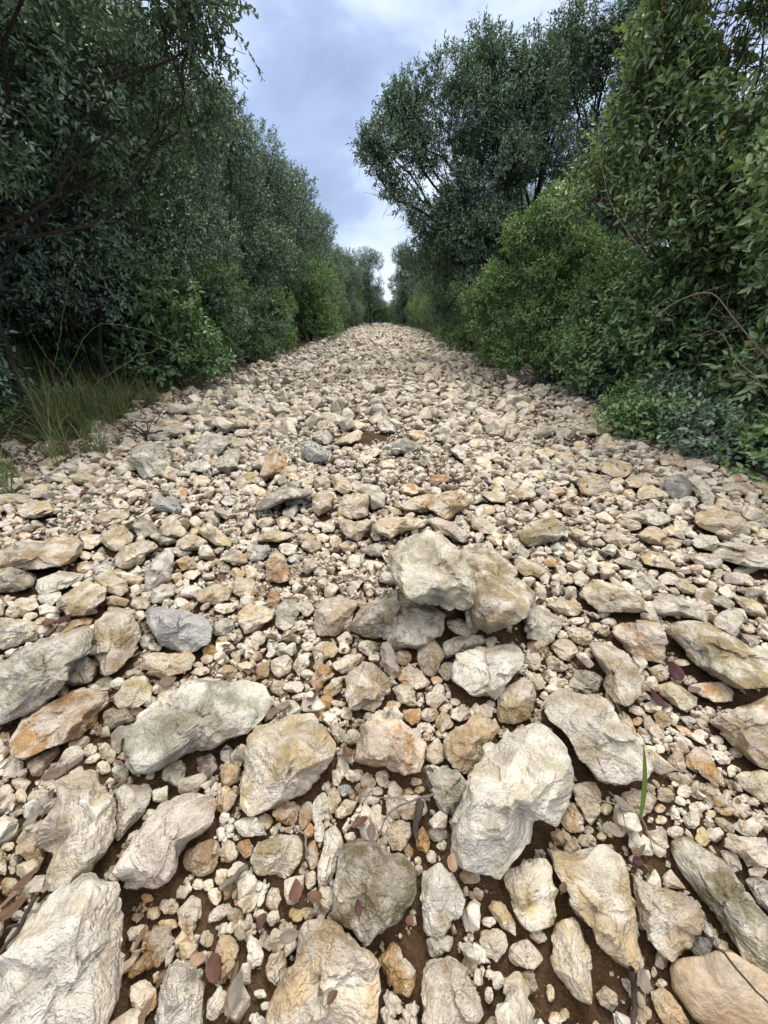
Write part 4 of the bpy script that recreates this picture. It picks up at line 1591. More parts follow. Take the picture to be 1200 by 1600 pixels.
# loose sprays hanging out against the sky, leaf after leaf along each stem
rs = np.random.default_rng(47)
for pts, yd in (([(325, 0), (352, 28), (378, 62), (396, 92), (411, 124)], 4.4), ([(330, 8), (362, 6), (385, 10), (405, 26)], 4.4), ([(335, 60), (352, 80), (360, 104), (363, 122)], 4.5),
                ([(330, 140), (350, 152), (364, 166), (378, 158)], 4.9), ([(330, 40), (344, 70), (346, 100)], 4.5), ([(320, 175), (345, 190), (360, 205)], 5.0), ([(300, 10), (330, -5), (360, -10)], 4.3)):
    W = [at_y(a, b, yd) - np.array(near_oak.location) for a, b in pts]
    t_ = np.linspace(0, len(W) - 1, 26); W = np.stack([np.interp(t_, np.arange(len(W)), np.array(W)[:, k]) for k in range(3)], 1)
    n_ = 26; dd_ = np.gradient(W, axis=0); dd_ /= np.linalg.norm(dd_, axis=1)[:, None]
    sd_ = rs.normal(0, 1, (n_, 3)) * .55; sd_[:, 2] += np.where(np.arange(n_) % 2, .5, -.5); sd_[:, 0] += np.where(np.arange(n_) % 2, .35, -.35)
    V, F = leaves(W, dd_ * .8 + sd_, rs.normal(0, 1, (n_, 3)), .05 * rs.uniform(.7, 1.2, n_), .024 * rs.uniform(.8, 1.2, n_), rs)
    sp = link('leafy_spray', mesh('leafy_spray', V, F, L_OAK, False), near_oak)
    T = Tubes(4); T.add(W, np.linspace(.003, .001, 26)); link('stem', T.build('stem', BARK_D), sp)
lb = [(0, 0, 3.2, .8, .8, .7), (.5, .4, 2.7, .7, .7, .6), (.35, -.4, 2.2, .7, .7, .6), (-.4, .3, 2.4, .8, .8, .7), (.1, .2, 3.9, .8, .8, .6), (.45, .8, 3.5, .7, .7, .6), (.5, -.1, 1.6, .65, .7, .55),
      (-.1, .4, 1.3, .8, .8, .6), (.75, .5, 1.9, .5, .5, .45), (.2, 1.0, 2.9, .8, .8, .7), (-.2, .7, 4.5, .8, .8, .6)]
plant('holm_oak', 'holm oak with small grey green leaves, second from the camera on the left', 'tree', None, G(-3.55, 5.6), lb, L_OAK, 4600, .058, 42, fork=(0, 0, 1.6), r0=.07, bark=BARK_D,
      stems=2, sub=5, gap=.12, wratio=.42, twig=.2, per=11, inner=.35)
lb = [(0, 0, .55, .5, .5, .4), (.35, .2, .75, .45, .45, .4), (-.2, .3, 1.0, .5, .5, .4), (.3, -.1, 1.2, .42, .45, .35), (.0, .5, .6, .5, .5, .4), (.45, .35, .4, .35, .35, .25)]
plant('laurel_shrub', 'low bright green shrub with broad leaves at the foot of the left hedge', 'shrub', None, G(-3.1, 5.45), lb, L_MID, 900, .085, 43, r0=.03,
      stems=2, wratio=.52, twig=.2, per=9, gap=-.1)
lb = [(0, 0, 1.5, .6, .6, .5), (.35, .35, 1.3, .45, .45, .4), (.1, -.3, 1.75, .5, .5, .4), (.4, 0, 1.75, .42, .42, .35), (-.3, .2, 1.3, .6, .6, .5)]
plant('evergreen_shrub', 'grey green leafy shrub hanging in front of the dark hollow on the left', 'shrub', None, G(-3.5, 4.5), lb, L_BLU, 1300, .06, 44, fork=(.1, .1, .9), r0=.035, bark=BARK_D,
      stems=2, wratio=.42, twig=.2, per=9, hang=.3, gap=.1)
# dark mass farther from the track on the left
for i, (x, y, h, sd) in enumerate([(-5.0, 2.6, 3.4, 51), (-5.2, 4.4, 3.9, 52), (-5.4, 6.8, 4.4, 53), (-5.3, 9.5, 4.4, 54)]):
    rs = np.random.default_rng(sd)
    plant('holm_oak', ['dark holm oak filling the left edge of the photo behind the grass', 'dark holm oak behind the hollow in the left hedge', 'dark holm oak behind the second tree on the left',
          'dark holm oak deep behind the left hedge'][i], 'tree', 'holm oaks behind the left hedge', G(x, y), blob(rs, 16, 1.5, 1.6, h, .3, (.6, .9)), L_OAK, 2600, .075, sd + 100, r0=.08, bark=BARK_D, sub=2,
          inner=.45, wratio=.5, twig=.26, per=9, gap=-.3, trad=.0025)

for i, (x, y, h, sd) in enumerate([(-4.15, 3.6, 1.2, 55), (-4.2, 5.3, 1.6, 56), (-5.4, 3.6, 1.9, 57), (-4.4, 6.6, 1.8, 58)]):
    rs = np.random.default_rng(sd)
    plant('evergreen_shrub', ['dark low shrub behind the grass at the left edge', 'dark low shrub in the shadow behind the dry stalks on the left', 'dark shrub at the left edge behind the others',
          'dark shrub under the second holm oak on the left'][i], 'shrub', 'dark undergrowth on the left', G(x, y), blob(rs, 8, .9, .9, h, .2, (.4, .6)), L_MID if i % 2 else L_OAK, 1500, .07, sd + 100, r0=.03,
          bark=BARK_D, sub=3, stems=2, inner=.4, wratio=.48, twig=.2, per=9, gap=-.3)
# ---- hedge plants: a few shapes, copied along both sides
def proto(name, label, cat, group, h, mat, seed, ntw, leaf, w=1.5, bark=BARK_D, n=15, **kw):
    rs = np.random.default_rng(seed)
    return plant(name, label, cat, group, (0, 0, -50), blob(rs, n, w, w, h, .25, (.42, .72), .7), mat, ntw, leaf, seed + 5, bark=bark, sub=3, r0=.05, **kw)


pr = {}
pr['a'] = proto('holm_oak', None, 'tree', None, 4.0, L_OAK, 61, 3400, .062, wratio=.45, gap=.0, per=10)
pr['b'] = proto('holm_oak', None, 'tree', None, 4.3, L_BLU, 62, 3400, .060, wratio=.42, gap=.05, per=10)
pr['c'] = proto('mastic_shrub', None, 'shrub', None, 2.4, L_MID, 63, 2200, .060, w=1.2, n=10, wratio=.42, gap=-.1, per=10, stems=3)
pr['d'] = proto('fresh_green_shrub', None, 'shrub', None, 2.1, L_BRI, 64, 2000, .060, w=1.1, n=9, wratio=.45, gap=-.05, per=10, stems=3)
used = set()


def put(k, x, y, h, label, group, w=None, wide=1.0):
    o = pr[k] if k not in used else copy_tree(pr[k])
    used.add(k)
    H = {'a': 4.0, 'b': 4.3, 'c': 2.4, 'd': 2.1}[k]
    s = h / H
    o.location = G(x, y)
    o.rotation_euler = (0, 0, prs.uniform(0, 6.28))
    o.scale = (s * wide, s * wide, s)
    if not label.startswith(('one of', 'a ')):
        o['label'] = label
    else:
        o['label'] = label
    o['group'] = group
    return o


LEFT = [('b', -3.65, 7.9, 4.1, 'greyish holm oak third along the left hedge, its top against the sky'),
        ('a', -3.6, 10.3, 4.6, 'dark holm oak fourth along the left hedge'),
        ('c', -3.15, 7.3, 1.7, 'bushy dark shrub at the foot of the third tree on the left'),
        ('d', -3.2, 11.6, 1.5, 'fresh green low shrub at the foot of the left hedge halfway along'),
        ('b', -3.6, 12.8, 4.9, 'holm oak with a ragged top halfway along the left hedge'),
        ('c', -3.1, 9.4, 1.5, 'low dark shrub below the fourth tree of the left hedge'),
        ('a', -3.7, 15.6, 5.1, 'tall holm oak just past the middle of the left hedge')]
for k, x, y, h, lab in LEFT:
    put(k, x, y, h, lab, HL)
for i in range(13):
    y = 18 + i * 3.0
    put('ab'[i % 2], -3.75 + (.5 if i > 3 else 0) + prs.uniform(-.2, .2), y, 4.7 + prs.uniform(-.5, .7), 'dark holm oak in the far run of the left hedge', 'holm oaks in the far left hedge')
    put('c' if i % 3 else 'd', -3.05 + prs.uniform(-.25, .2), y - 1.4 + prs.uniform(-.6, .6), 1.7 + prs.uniform(-.6, .9), 'low green shrub at the foot of the far left hedge', 'low shrubs of the far left hedge')
put('b', -1.55, 40, 6.1, 'tall holm oak at the far end whose crown leans over the track from the left', HL, wide=.8)
for i in range(9):
    put('ba'[i % 2], -6.0 + prs.uniform(-.4, .4), 12 + i * 3.6, 5.0 + prs.uniform(-.4, .5), 'dark holm oak in the back row behind the left hedge', 'holm oaks of the left back row')

# ---- right side
# the big tree reaching out over the track
rs = np.random.default_rng(71)
cx, cy = 2.95, 9.3
lb = []
for px, py, y, q in [(600, 235, 9.0, .50), (575, 225, 9.0, .30), (650, 165, 9.2, .55), (700, 130, 9.2, .50), (770, 110, 9.4, .52), (840, 95, 9.5, .5), (745, 170, 9.2, .7), (820, 160, 9.4, .7), (660, 235, 9.2, .5),
                     (705, 330, 9.4, .42), (640, 320, 9.0, .36), (610, 290, 8.9, .28), (800, 240, 9.3, .62), (870, 130, 9.6, .65), (755, 75, 9.6, .4), (690, 390, 9.3, .5), (760, 330, 9.2, .55), (740, 245, 10, .5), (880, 95, 9.8, .45), (850, 230, 9.5, .6), (620, 175, 9.3, .4), (690, 430, 9.6, .5), (740, 400, 9.0, .5), (650, 400, 10.2, .4), (665, 360, 9.6, .35), (720, 290, 9.0, .4), (780, 290, 9, .5), (700, 480, 9.8, .5), (770, 350, 8.5, .4), (720, 370, 8.7, .4), (690, 330, 8.8, .3), (800, 250, 8.6, .45), (740, 450, 8.7, .4)]:
    p_ = at_y(px, py, y + 0)
    lb.append((p_[0] - cx, p_[1] - cy, p_[2], q, q, q * .85))
plant('holm_oak', 'big holm oak on the right whose crown reaches out over the track', 'tree', None, G(cx, cy), lb, L_OAK, 11500, .060, 72, fork=(-.25, -.1, 1.9), r0=.085, bark=BARK_D, sub=3,
      gap=.17, wratio=.42, twig=.2, per=10, inner=.35, gfreq=2.6)
rs = np.random.default_rng(73)
cx, cy = 3.75, 7.6
lb = []
for px, py, y, q in [(925, 75, 7.6, .35), (975, 60, 7.4, .35), (900, 110, 7.8, .45), (960, 110, 7.5, .5), (1000, 170, 7.2, .5), (900, 190, 7.9, .4), (950, 240, 7.6, .5), (890, 60, 7.8, .3), (1010, 20, 7.2, .4)]:
    p_ = at_y(px, py, y)
    lb.append((p_[0] - cx, p_[1] - cy, p_[2], q, q, q * .85))
plant('thin_tree', 'thin dark tree with a sparse airy crown right of the big holm oak', 'tree', None, G(cx, cy), lb, L_OAK, 1900, .058, 74, fork=(-.3, 0, 2.3), r0=.05, bark=BARK_D, sub=7,
      gap=.25, wratio=.42, twig=.22, per=9, inner=.3)
# near right: tall broad leaved shrubs
near = [((3.55, 2.5), 2.7, L_BIG, 2900, .082, 81, 'tall broad leaved shrub filling the upper right corner'),
        ((3.75, 3.7), 2.9, L_BIG, 3000, .078, 82, 'broad leaved shrub with a few yellow leaves, second from the right edge'),
        ((3.15, 4.8), 2.6, L_MID, 2600, .078, 83, 'dense dark leaved shrub left of the broad leaved ones on the right'),
        ((4.6, 1.9), 2.3, L_MID, 2200, .085, 84, 'leafy shrub on the right edge standing behind the front row'),
        ((4.9, 5.0), 2.9, L_BIG, 2800, .080, 85, 'tall leafy shrub rising behind the front row on the right')]
for (x, y), h, mt, nt_, lf, sd, lab in near:
    rs = np.random.default_rng(sd)
    plant('broadleaf_shrub', lab, 'shrub', None, G(x, y), blob(rs, 15, 1.35, 1.4, h, .35, (.38, .62), .8), mt, nt_, lf, sd + 9, r0=.035, stems=3, sub=5, per=8, wratio=.5, twig=.24, gap=.02, inner=.3, trad=.002)
lb = []
cx, cy = 3.3, 4.6
for px, py, y, q in [(1010, 70, 4.9, .34), (1060, 40, 4.7, .40), (1120, 10, 4.5, .45), (1010, 150, 4.8, .34), (1080, 130, 4.6, .42), (1160, 110, 4.2, .42), (975, 230, 5, .34), (1050, 230, 4.6, .4), (1150, 220, 4.2, .42),
                     (930, 320, 5.1, .4), (1020, 330, 4.6, .4), (1120, 330, 4.2, .4), (1190, 30, 4.2, .5), (1100, -80, 4.6, .5), (1200, -60, 4.2, .5)]:
    p_ = at_y(px, py, y)
    lb.append((p_[0] - cx, p_[1] - cy, p_[2], q, q, q * .85))
plant('broadleaf_tree', 'tall airy small tree with thin leaning stems in the upper right corner', 'tree', None, G(cx, cy), lb, L_BIG, 2600, .072, 77, fork=(0, 0, 1.3), r0=.03, stems=4, sub=6,
      gap=.33, wratio=.45, twig=.24, per=8, inner=.3, trad=.002)
lb = []
for px, py, y, q in [(870, 335, 6.6, .36), (820, 370, 6.7, .34), (905, 385, 6.4, .34), (850, 430, 6.6, .4), (785, 440, 6.9, .36), (905, 460, 6.3, .36), (840, 500, 6.5, .38), (765, 510, 6.9, .34), (800, 555, 6.6, .3), (870, 550, 6.2, .34), (745, 470, 7.3, .3)]:
    p_ = at_y(px, py, y)
    lb.append((p_[0] - 2.95, p_[1] - 6.9, p_[2], q, q, q * .85))
plant('mastic_shrub', 'rounded light green shrub in front of the big holm oak', 'shrub', None, G(2.95, 6.9), lb, L_BRI, 2700, .055, 91, r0=.02, stems=3, sub=4, per=10, wratio=.42, twig=.18, gap=-.05)
lb = [(0, 0, 1.1, .5, .5, .4), (-.3, -.1, .75, .4, .4, .35), (.3, .1, .8, .5, .5, .4), (0, -.3, .5, .45, .45, .3), (.1, .2, 1.45, .45, .45, .35), (-.1, .3, .4, .45, .45, .3)]
plant('evergreen_shrub', 'rounded dark green shrub between the light green shrub and the broad leaved ones', 'shrub', None, G(2.95, 5.7), lb, L_MID, 2000, .055, 92, r0=.03, stems=3, sub=4, per=10, wratio=.42, twig=.16, gap=-.1)
RIGHT = [('d', 2.65, 8.3, 1.5, 'bright green shrub at the foot of the big holm oak'),
         ('c', 2.6, 9.9, 1.6, 'dark shrub beyond the bright green one on the right'),
         ('b', 3.2, 12.0, 3.6, 'holm oak just beyond the big one on the right'),
         ('c', 2.5, 11.8, 1.8, 'dark shrub below the second holm oak on the right'),
         ('a', 3.5, 7.4, 2.9, 'dark holm oak thicket behind the light green shrub on the right'),
         ('a', 4.4, 9.6, 4.6, 'tall holm oak behind the thin tree on the right'),
         ('b', 5.6, 7.2, 3.0, 'holm oak far back on the right behind the broad leaved shrubs')]
for k, x, y, h, lab in RIGHT:
    put(k, x, y, h, lab, HR)
for i in range(12):
    y = 14.4 + i * 3.2
    put('ba'[i % 2], 3.2 + prs.uniform(-.2, .2) + (.15 if i < 3 else -.25), y, 4.0 + prs.uniform(-.4, .5) + .06 * i, 'dark holm oak in the far run of the right hedge', 'holm oaks in the far right hedge')
    put('dc'[i % 2], 2.45 + prs.uniform(-.1, .1), y - 1.2, 1.8 + prs.uniform(-.2, .8), 'low green shrub at the foot of the far right hedge', 'low shrubs of the far right hedge')
put('a', 1.5, 37, 5.8, 'holm oak at the far end whose crown leans over the track from the right', HR, wide=.85)
for i in range(8):
    put('ab'[i % 2], 5.6 + prs.uniform(-.4, .4), 12 + i * 3.8, 4.6 + prs.uniform(-.4, .5), 'dark holm oak in the back row behind the right hedge', 'holm oaks of the right back row')
# beyond the crest
for i, (x, y, h) in enumerate([(-3.2, 54, 4.8), (-1.7, 58, 4.6), (-.3, 60, 2.9), (1.1, 60, 3.2), (2.6, 55, 4.9), (5.2, 55, 5.0), (-5.4, 55, 5.2)]):
    put('ab'[i % 2], x, y, h, 'distant holm oak beyond the crest of the track', 'holm oaks beyond the crest', wide=1.25)

for i, x in enumerate((-2.6, -1.5, -.6, .3, 1.2, 2.2)):
    put('c', x, 51.5 + (i % 2) * 1.2, 1.9 + .3 * (i % 3), 'distant low shrub where the track drops out of sight', 'low shrubs beyond the crest', wide=1.2)
# ---------------------------------------------------------------- grass, litter and small things
def hf(x, y, r=0.012):
    i0, i1 = int((x - r - HG['x0']) / HG['c']), int((x + r - HG['x0']) / HG['c']) + 1
    j0, j1 = int((y - r - HG['y0']) / HG['c']), int((y + r - HG['y0']) / HG['c']) + 1
    return max(float(gz(x, y)), float(HF[i0:i1, j0:j1].max()))


def land(px, py, up=0.0):
    """where the line of sight through a photo pixel meets the stones or the ground"""
    z = 0.0
    for _ in range(6):
        q = on_z(px, py, z)
        z = .5 * z + .5 * (hf(q[0], q[1]) + up)
    return on_z(px, py, z)


def by_mark(px, py):
    m = min(marks, key=lambda q: np.linalg.norm(q['mid'] - (px, py)) - 0.45 * q['wh'].mean())
    d = np.array([px, py]) - m['mid']
    an = math.degrees(math.atan2(-d[1], d[0])) % 360
    if np.linalg.norm(d / (m['wh'] * .5)) < .75:
        side = 'on'
    else:
        side = ['right of', 'up and right of', 'above', 'up and left of', 'left of', 'down and left of', 'below', 'down and right of'][int((an + 22.5) // 45) % 8]
    return side + ' the ' + m['name']


lrs = np.random.default_rng(99)
DL = {'r': ('red brown', (.11, .058, .042)), 'b': ('brown', (.10, .060, .040)), 'm': ('mauve brown', (.13, .092, .078)), 'g': ('grey brown', (.17, .15, .13)), 'd': ('dark purple', (.055, .022, .024)), 't': ('tan', (.24, .165, .115))}
LM = {k: plain_mat('dead_leaf_' + v[0].replace(' ', '_'), v[1], .3, .6, 60, bump=.5) for k, v in DL.items()}


def dead_leaf(ln, w, seed):
    rs = np.random.default_rng(seed)
    nu, nv = 13, 7
    u = np.linspace(0, 1, nu)[:, None]; v = np.linspace(-1, 1, nv)[None]
    prof = np.sin(math.pi * u ** .85) ** .75 * (1 + .05 * np.sin(u * 34 + rs.uniform(0, 6)) * np.abs(v))
    x = (u - .5) * ln + 0 * v
    y = v * prof * w / 2
    cu, cv, tw = rs.uniform(.1, .7), rs.uniform(-.5, 1.1), rs.normal(0, .3)
    z = cu * ln * ((u - .5) ** 2) * (1 + 0 * v) + cv * (y ** 2) / w + tw * (u - .5) * y - .02 * ln * np.exp(-(v * 4) ** 2)
    z = z + .02 * ln * vn(np.stack([x * 9 / ln, y * 9 / ln, x * 0 + seed], -1), 1)
    top = np.stack([x, y, z], -1).reshape(-1, 3)
    bot = top - [0, 0, .0006]
    i = np.arange(nu * nv).reshape(nu, nv)
    F = np.stack([i[:-1, :-1], i[1:, :-1], i[1:, 1:], i[:-1, 1:]], -1).reshape(-1, 4)
    rim = np.concatenate([i[0, :], i[1:, -1], i[-1, -2::-1], i[-2:0:-1, 0]])
    r2 = np.roll(rim, -1); n = nu * nv
    Fs = np.stack([rim, r2, r2 + n, rim + n], -1)
    V = np.concatenate([top, bot]); F = np.concatenate([F, F[:, ::-1] + n, Fs])
    # stalk
    T = Tubes(4); T.add(np.array([[-.5 * ln, 0, z[0, 3]], [-.62 * ln, .02 * ln, z[0, 3] + .01 * ln], [-.74 * ln, .05 * ln, z[0, 3]]]), [.0009, .0008, .0006])
    Vs, Fs = T.V[0], T.F[0]
    return np.concatenate([V, Vs]), np.concatenate([F, Fs + len(V)])


LEAVES = [(40, 1378, 50, 60, 'b'), (335, 1515, 62, -60, 'r'), (372, 1548, 70, 80, 'g'), (85, 1212, 52, 55, 'm'), (50, 1282, 40, 85, 'g'), (18, 1425, 70, 40, 'b'), (462, 1393, 52, 100, 'r'), (492, 1403, 42, 170, 'b'),
          (563, 1288, 50, 20, 'b'), (580, 1300, 40, 90, 'm'), (453, 1463, 52, 10, 'g'), (613, 1205, 44, 150, 'm'), (706, 1350, 46, 80, 't'), (488, 1092, 40, 110, 'r'), (542, 1177, 40, 120, 'b'), (972, 1258, 52, -30, 'g'),
          (957, 1300, 52, -20, 'g'), (995, 1347, 34, 10, 'd'), (1003, 1533, 46, 70, 'g'), (1055, 1050, 50, 100, 'd'), (1027, 1093, 62, -35, 'd'), (78, 975, 44, 150, 'r'), (102, 968, 44, 20, 'd'), (213, 1113, 36, 30, 'm'),
          (262, 1067, 44, 40, 'm'), (90, 1207, 36, 60, 'g'), (347, 903, 30, 160, 'r'), (67, 803, 30, 20, 'd'), (83, 822, 30, 0, 'd'), (133, 768, 28, 160, 'b'), (443, 1105, 38, 30, 'g'), (425, 1116, 34, 60, 'm'),
          (560, 1420, 36, 100, 'd'), (640, 1440, 32, 60, 'r'), (410, 1440, 50, -20, 'b'), (310, 1500, 44, 10, 't'), (520, 1560, 34, 40, 'b'), (1085, 1080, 34, 10, 'm'), (640, 1270, 34, 30, 't'), (880, 1390, 30, 50, 'b')]
seen = {}
for i, (px, py, sz, ang, k) in enumerate(LEAVES):
    q = land(px, py, .006)
    w = project(q)[2]
    ln = .6 * sz * w / FPX
    V, F = dead_leaf(ln, ln * lrs.uniform(.5, .72), 300 + i)
    o = link('fallen_leaf', mesh('fallen_leaf', V, F, LM[k], True), loc=q + [0, 0, .004])
    o.rotation_euler = (lrs.normal(0, .35), lrs.normal(0, .35), R(ang))
    lab = 'curled %s dead leaf lying %s' % (DL[k][0], by_mark(px, py))
    seen.setdefault(lab, []).append((o, px, py))
for lab, L in seen.items():
    L.sort(key=lambda a: a[1])
    for j, (o, px, py) in enumerate(L):
        t_ = lab
        if len(L) == 2: t_ += ', the %s of two' % ('left', 'right')[j]
        elif len(L) > 2: t_ += ', %s from the left' % ['first', 'second', 'third', 'fourth', 'fifth'][j]
        tag(o, t_, 'dead leaf', 'dead leaves scattered on the stones')

# leaf litter along the foot of both hedges
n = 30000
side = lrs.uniform(0, 1, n) < .55
y = -.6 + 26 * lrs.uniform(0, 1, n) ** 1.5
x = np.where(side, -1, 1) * (2.35 + .6 * np.abs(lrs.normal(0, 1, n)) + .9 * lrs.uniform(0, 1, n) ** 2)
keep = np.abs(x) < 5
x, y = x[keep], y[keep]
# and small broken bits caught in the gaps between the near stones
fx, fy = lrs.uniform(-1.8, 1.8, 9500), lrs.uniform(-.1, 2.8, 9500)
dn = fbm(np.stack([fx * 2.2, fy * 2.2, fx * 0 + 4], -1), 2, 61)
ok = dn + np.where((np.abs(fx) > .35) & (fy < 1.0), .12, 0) > .08
ok &= ~MASK[((fx - HG['x0']) / .01).astype(int), ((fy - HG['y0']) / .01).astype(int)]
nbit = int(ok.sum())
x, y = np.concatenate([x, fx[ok]]), np.concatenate([y, fy[ok]]); n = len(x)
z = np.array([hf(a, b, .006) if abs(a) < 5.5 else float(gz(a, b)) for a, b in zip(x, y)]) + .004
yaw = lrs.uniform(0, 6.28, n)
V, F = leaves(np.stack([x, y, z], 1), np.stack([np.cos(yaw), np.sin(yaw), lrs.normal(0, .25, n)], 1), np.stack([lrs.normal(0, .4, n), lrs.normal(0, .4, n), np.ones(n)], 1), np.where(np.arange(n) < n - nbit, .045, .026) * lrs.uniform(.5, 1.4, n), np.where(np.arange(n) < n - nbit, .022, .011) * lrs.uniform(.6, 1.3, n), lrs, .5)
LIT = leaf_mat('leaf_litter', [(0, (.045, .026, .018)), (.5, (.105, .062, .042)), (.85, (.17, .11, .075)), (1, (.26, .20, .15))], (.16, .11, .08), .05, .7, .2)
tag(link('leaf_litter', mesh('leaf_litter', V, F, LIT, False)), 'brown dead leaf litter along the foot of the hedges', 'leaf litter', kind='stuff')

# grass on the left verge
GRASS = leaf_mat('grass_blade', [(0, (.10, .15, .05)), (.45, (.18, .25, .085)), (.68, (.27, .28, .12)), (.86, (.30, .25, .14)), (1, (.42, .36, .22))], (.09, .13, .06), .2, .5, .3)


def blades(pos, az, lean, ln, wd, rs):
    n = len(pos)
    dx = np.stack([np.cos(az), np.sin(az), np.zeros(n)], 1)
    sd = np.stack([-np.sin(az), np.cos(az), np.zeros(n)], 1)
    V = []
    for t in (0, .3, .6, .85, 1.0):
        c = pos + dx * (ln * lean * t ** 2)[:, None] + np.array([0, 0, 1.0]) * (ln * (t - .45 * lean * t ** 2.2))[:, None]
        hw = (wd * (1 - t ** 2.2) * .5 + .0002)[:, None]
        V += [c - sd * hw, c + sd * hw]
    V = np.stack(V, 1)
    i = (np.arange(n) * 10)[:, None, None]
    f = np.array([[0, 1, 3, 2], [2, 3, 5, 4], [4, 5, 7, 6], [6, 7, 9, 8]])[None]
    return V.reshape(-1, 3), (i + f).reshape(-1, 4)


P = []
for px, py, r, k in [(8, 715, .2, 400), (40, 702, .18, 300), (15, 690, .34, 1100), (60, 675, .34, 1100), (110, 660, .32, 1000), (160, 640, .28, 800), (205, 622, .26, 700), (180, 600, .4, 1200), (120, 600, .45, 1400), (240, 590, .2, 300), (290, 603, .16, 160), (350, 585, .2, 160), (250, 625, .14, 120), (60, 700, .2, 260), (20, 640, .5, 1700), (95, 628, .45, 1500), (160, 605, .35, 1000),
                     (60, 590, .5, 1200), (135, 655, .12, 160), (230, 600, .2, 300), (15, 740, .08, 60), (140, 690, .1, 90)]:
    c = on_z(px, py, .12)
    ang = lrs.uniform(0, 6.28, k); rr = r * np.sqrt(lrs.uniform(0, 1, k))
    cl = np.round(np.stack([c[0] + np.cos(ang) * rr, c[1] + np.sin(ang) * rr], 1) / .07) * .07 + lrs.normal(0, .014, (k, 2))
    P.append(cl)
P = np.concatenate(P); P = P[(fbm(np.stack([P[:, 0] * 4, P[:, 1] * 4, P[:, 0] * 0], -1), 2, 44) > .05)]; n = len(P)
pos = np.stack([P[:, 0], P[:, 1], gz(P[:, 0], P[:, 1]) - .01], 1)
V, F = blades(pos, lrs.uniform(0, 6.28, n), lrs.uniform(.1, 1.5, n), lrs.uniform(.10, .62, n) * (1 + .5 * vn(np.stack([P[:, 0] * 3, P[:, 1] * 3, P[:, 0] * 0], -1), 45)), lrs.uniform(.004, .010, n), lrs)
tag(link('grass', mesh('grass', V, F, GRASS, True)), 'tangled green and straw coloured grass on the left verge', 'grass', kind='stuff')

# small leafy herbs among the grass and low ground cover on the right verge
for i, (px, py, s, lab) in enumerate([(30, 600, .42, 'low leafy herb at the very left edge among the grass'), (120, 575, .40, 'low leafy herb in the middle of the grass on the left'), (60, 530, .5, 'taller leafy herb behind the grass at the left'),
                                      (200, 560, .3, 'small leafy herb at the right end of the grass'),
                                      (25, 655, .3, 'broad leafy weed at the left edge just above the stones'), (100, 640, .26, 'leafy weed at the front of the grass above the pale slabs'), (170, 600, .3, 'round leaved weed right of the middle of the grass'),
                                      (70, 610, .34, 'dense leafy weed in the thick of the grass'), (220, 580, .28, 'weed at the foot of the laurel shrub beside the grass')]):
    c = on_z(px, py, .12)
    rs = np.random.default_rng(400 + i)
    plant('herb', lab, 'plant', 'herbs in the grass on the left', G(c[0], c[1]), blob(rs, 5, s, s, s, .1, (.14, .24)), (L_BRI, L_MID, L_BLU)[i % 3], 260, .045, 410 + i, r0=.006, stems=3, sub=2, per=7, wratio=.45, twig=.12, gap=-1)
LOW = [(985, 640, .42, 'spreading low evergreen at the foot of the broad leaved shrubs, nearest the track'), (1070, 655, .46, 'low ground cover bush on the right verge with small dull leaves'), (1150, 680, .44, 'low creeper mat at the right edge above the grey block'),
       (1180, 620, .5, 'low bush against the right edge below the bare branches'), (1060, 600, .5, 'low bush under the broad leaved shrubs on the right'), (930, 610, .42, 'small low bush left of the broad leaved shrubs'),
       (1120, 640, .42, 'low tangled bush right of the ground cover bush'), (1195, 715, .34, 'creeper hanging over the stones at the right edge'), (870, 590, .36, 'small low bush at the foot of the dark green rounded shrub'),
       (1110, 700, .36, 'low bush reaching out over the stones left of the right edge'), (1000, 665, .32, 'small bush at the lower left end of the right hand undergrowth')]
for i, (px, py, s, lab) in enumerate(LOW):
    c = on_z(px, py, .1)
    rs = np.random.default_rng(430 + i)
    plant('low_bush', lab, 'bush', 'low bushes on the right verge', G(c[0] + .12, c[1]), blob(rs, 7, s * 1.5, s * 1.3, s, .08, (.2, .32)), [L_MID, L_BLU, L_MID, L_BRI][i % 4], 560, .055, 450 + i, r0=.01, stems=3, sub=3, per=8, wratio=.5,
          twig=.14, gap=-.5, zmin=.02)

# dry stalks leaning out of the grass
STRAW = plain_mat('dry_straw', (.40, .33, .20), .3, .8, 80)
TWIG = plain_mat('grey_twig', (.16, .135, .115), .4, .9, 60)
DARK = plain_mat('dark_stick', (.055, .042, .036), .5, .9, 60)
PALE = plain_mat('pale_twig', (.26, .225, .185), .3, .9, 60)
STALKS = [('tall dry straw stalk standing upright in front of the dark hollow', [(82, 590), (95, 510), (112, 427), (128, 400)], 4.0, True),
          ('dry stalk arching to the right with two round seed heads', [(100, 590), (147, 511), (210, 513), (255, 529), (285, 553)], 4.0, True),
          ('dry stalk arching low over the bare stones left of the hedge', [(150, 600), (212, 558), (250, 546), (280, 556)], 4.0, False),
          ('thin dry stalk bent over to the left in the grass', [(100, 590), (52, 525), (55, 505), (95, 512)], 4.1, False),
          ('dry grass stem crossing the dark hollow near the left edge', [(10, 560), (16, 485), (52, 456), (100, 445)], 4.1, True),
          ('straight dry stem slanting down through the grass', [(30, 565), (60, 600), (110, 630), (142, 652)], 3.9, False)]
def dense(P, n=14):
    P = np.array(P, float); t = np.linspace(0, len(P) - 1, n); i = np.minimum(t.astype(int), len(P) - 2); f = t - i
    out_ = []
    for a, b in zip(i, f):
        p0, p1, p2, p3 = P[max(a - 1, 0)], P[a], P[a + 1], P[min(a + 2, len(P) - 1)]
        out_.append(.5 * ((2 * p1) + (-p0 + p2) * b + (2 * p0 - 5 * p1 + 4 * p2 - p3) * b * b + (-p0 + 3 * p1 - 3 * p2 + p3) * b ** 3))
    return np.array(out_)
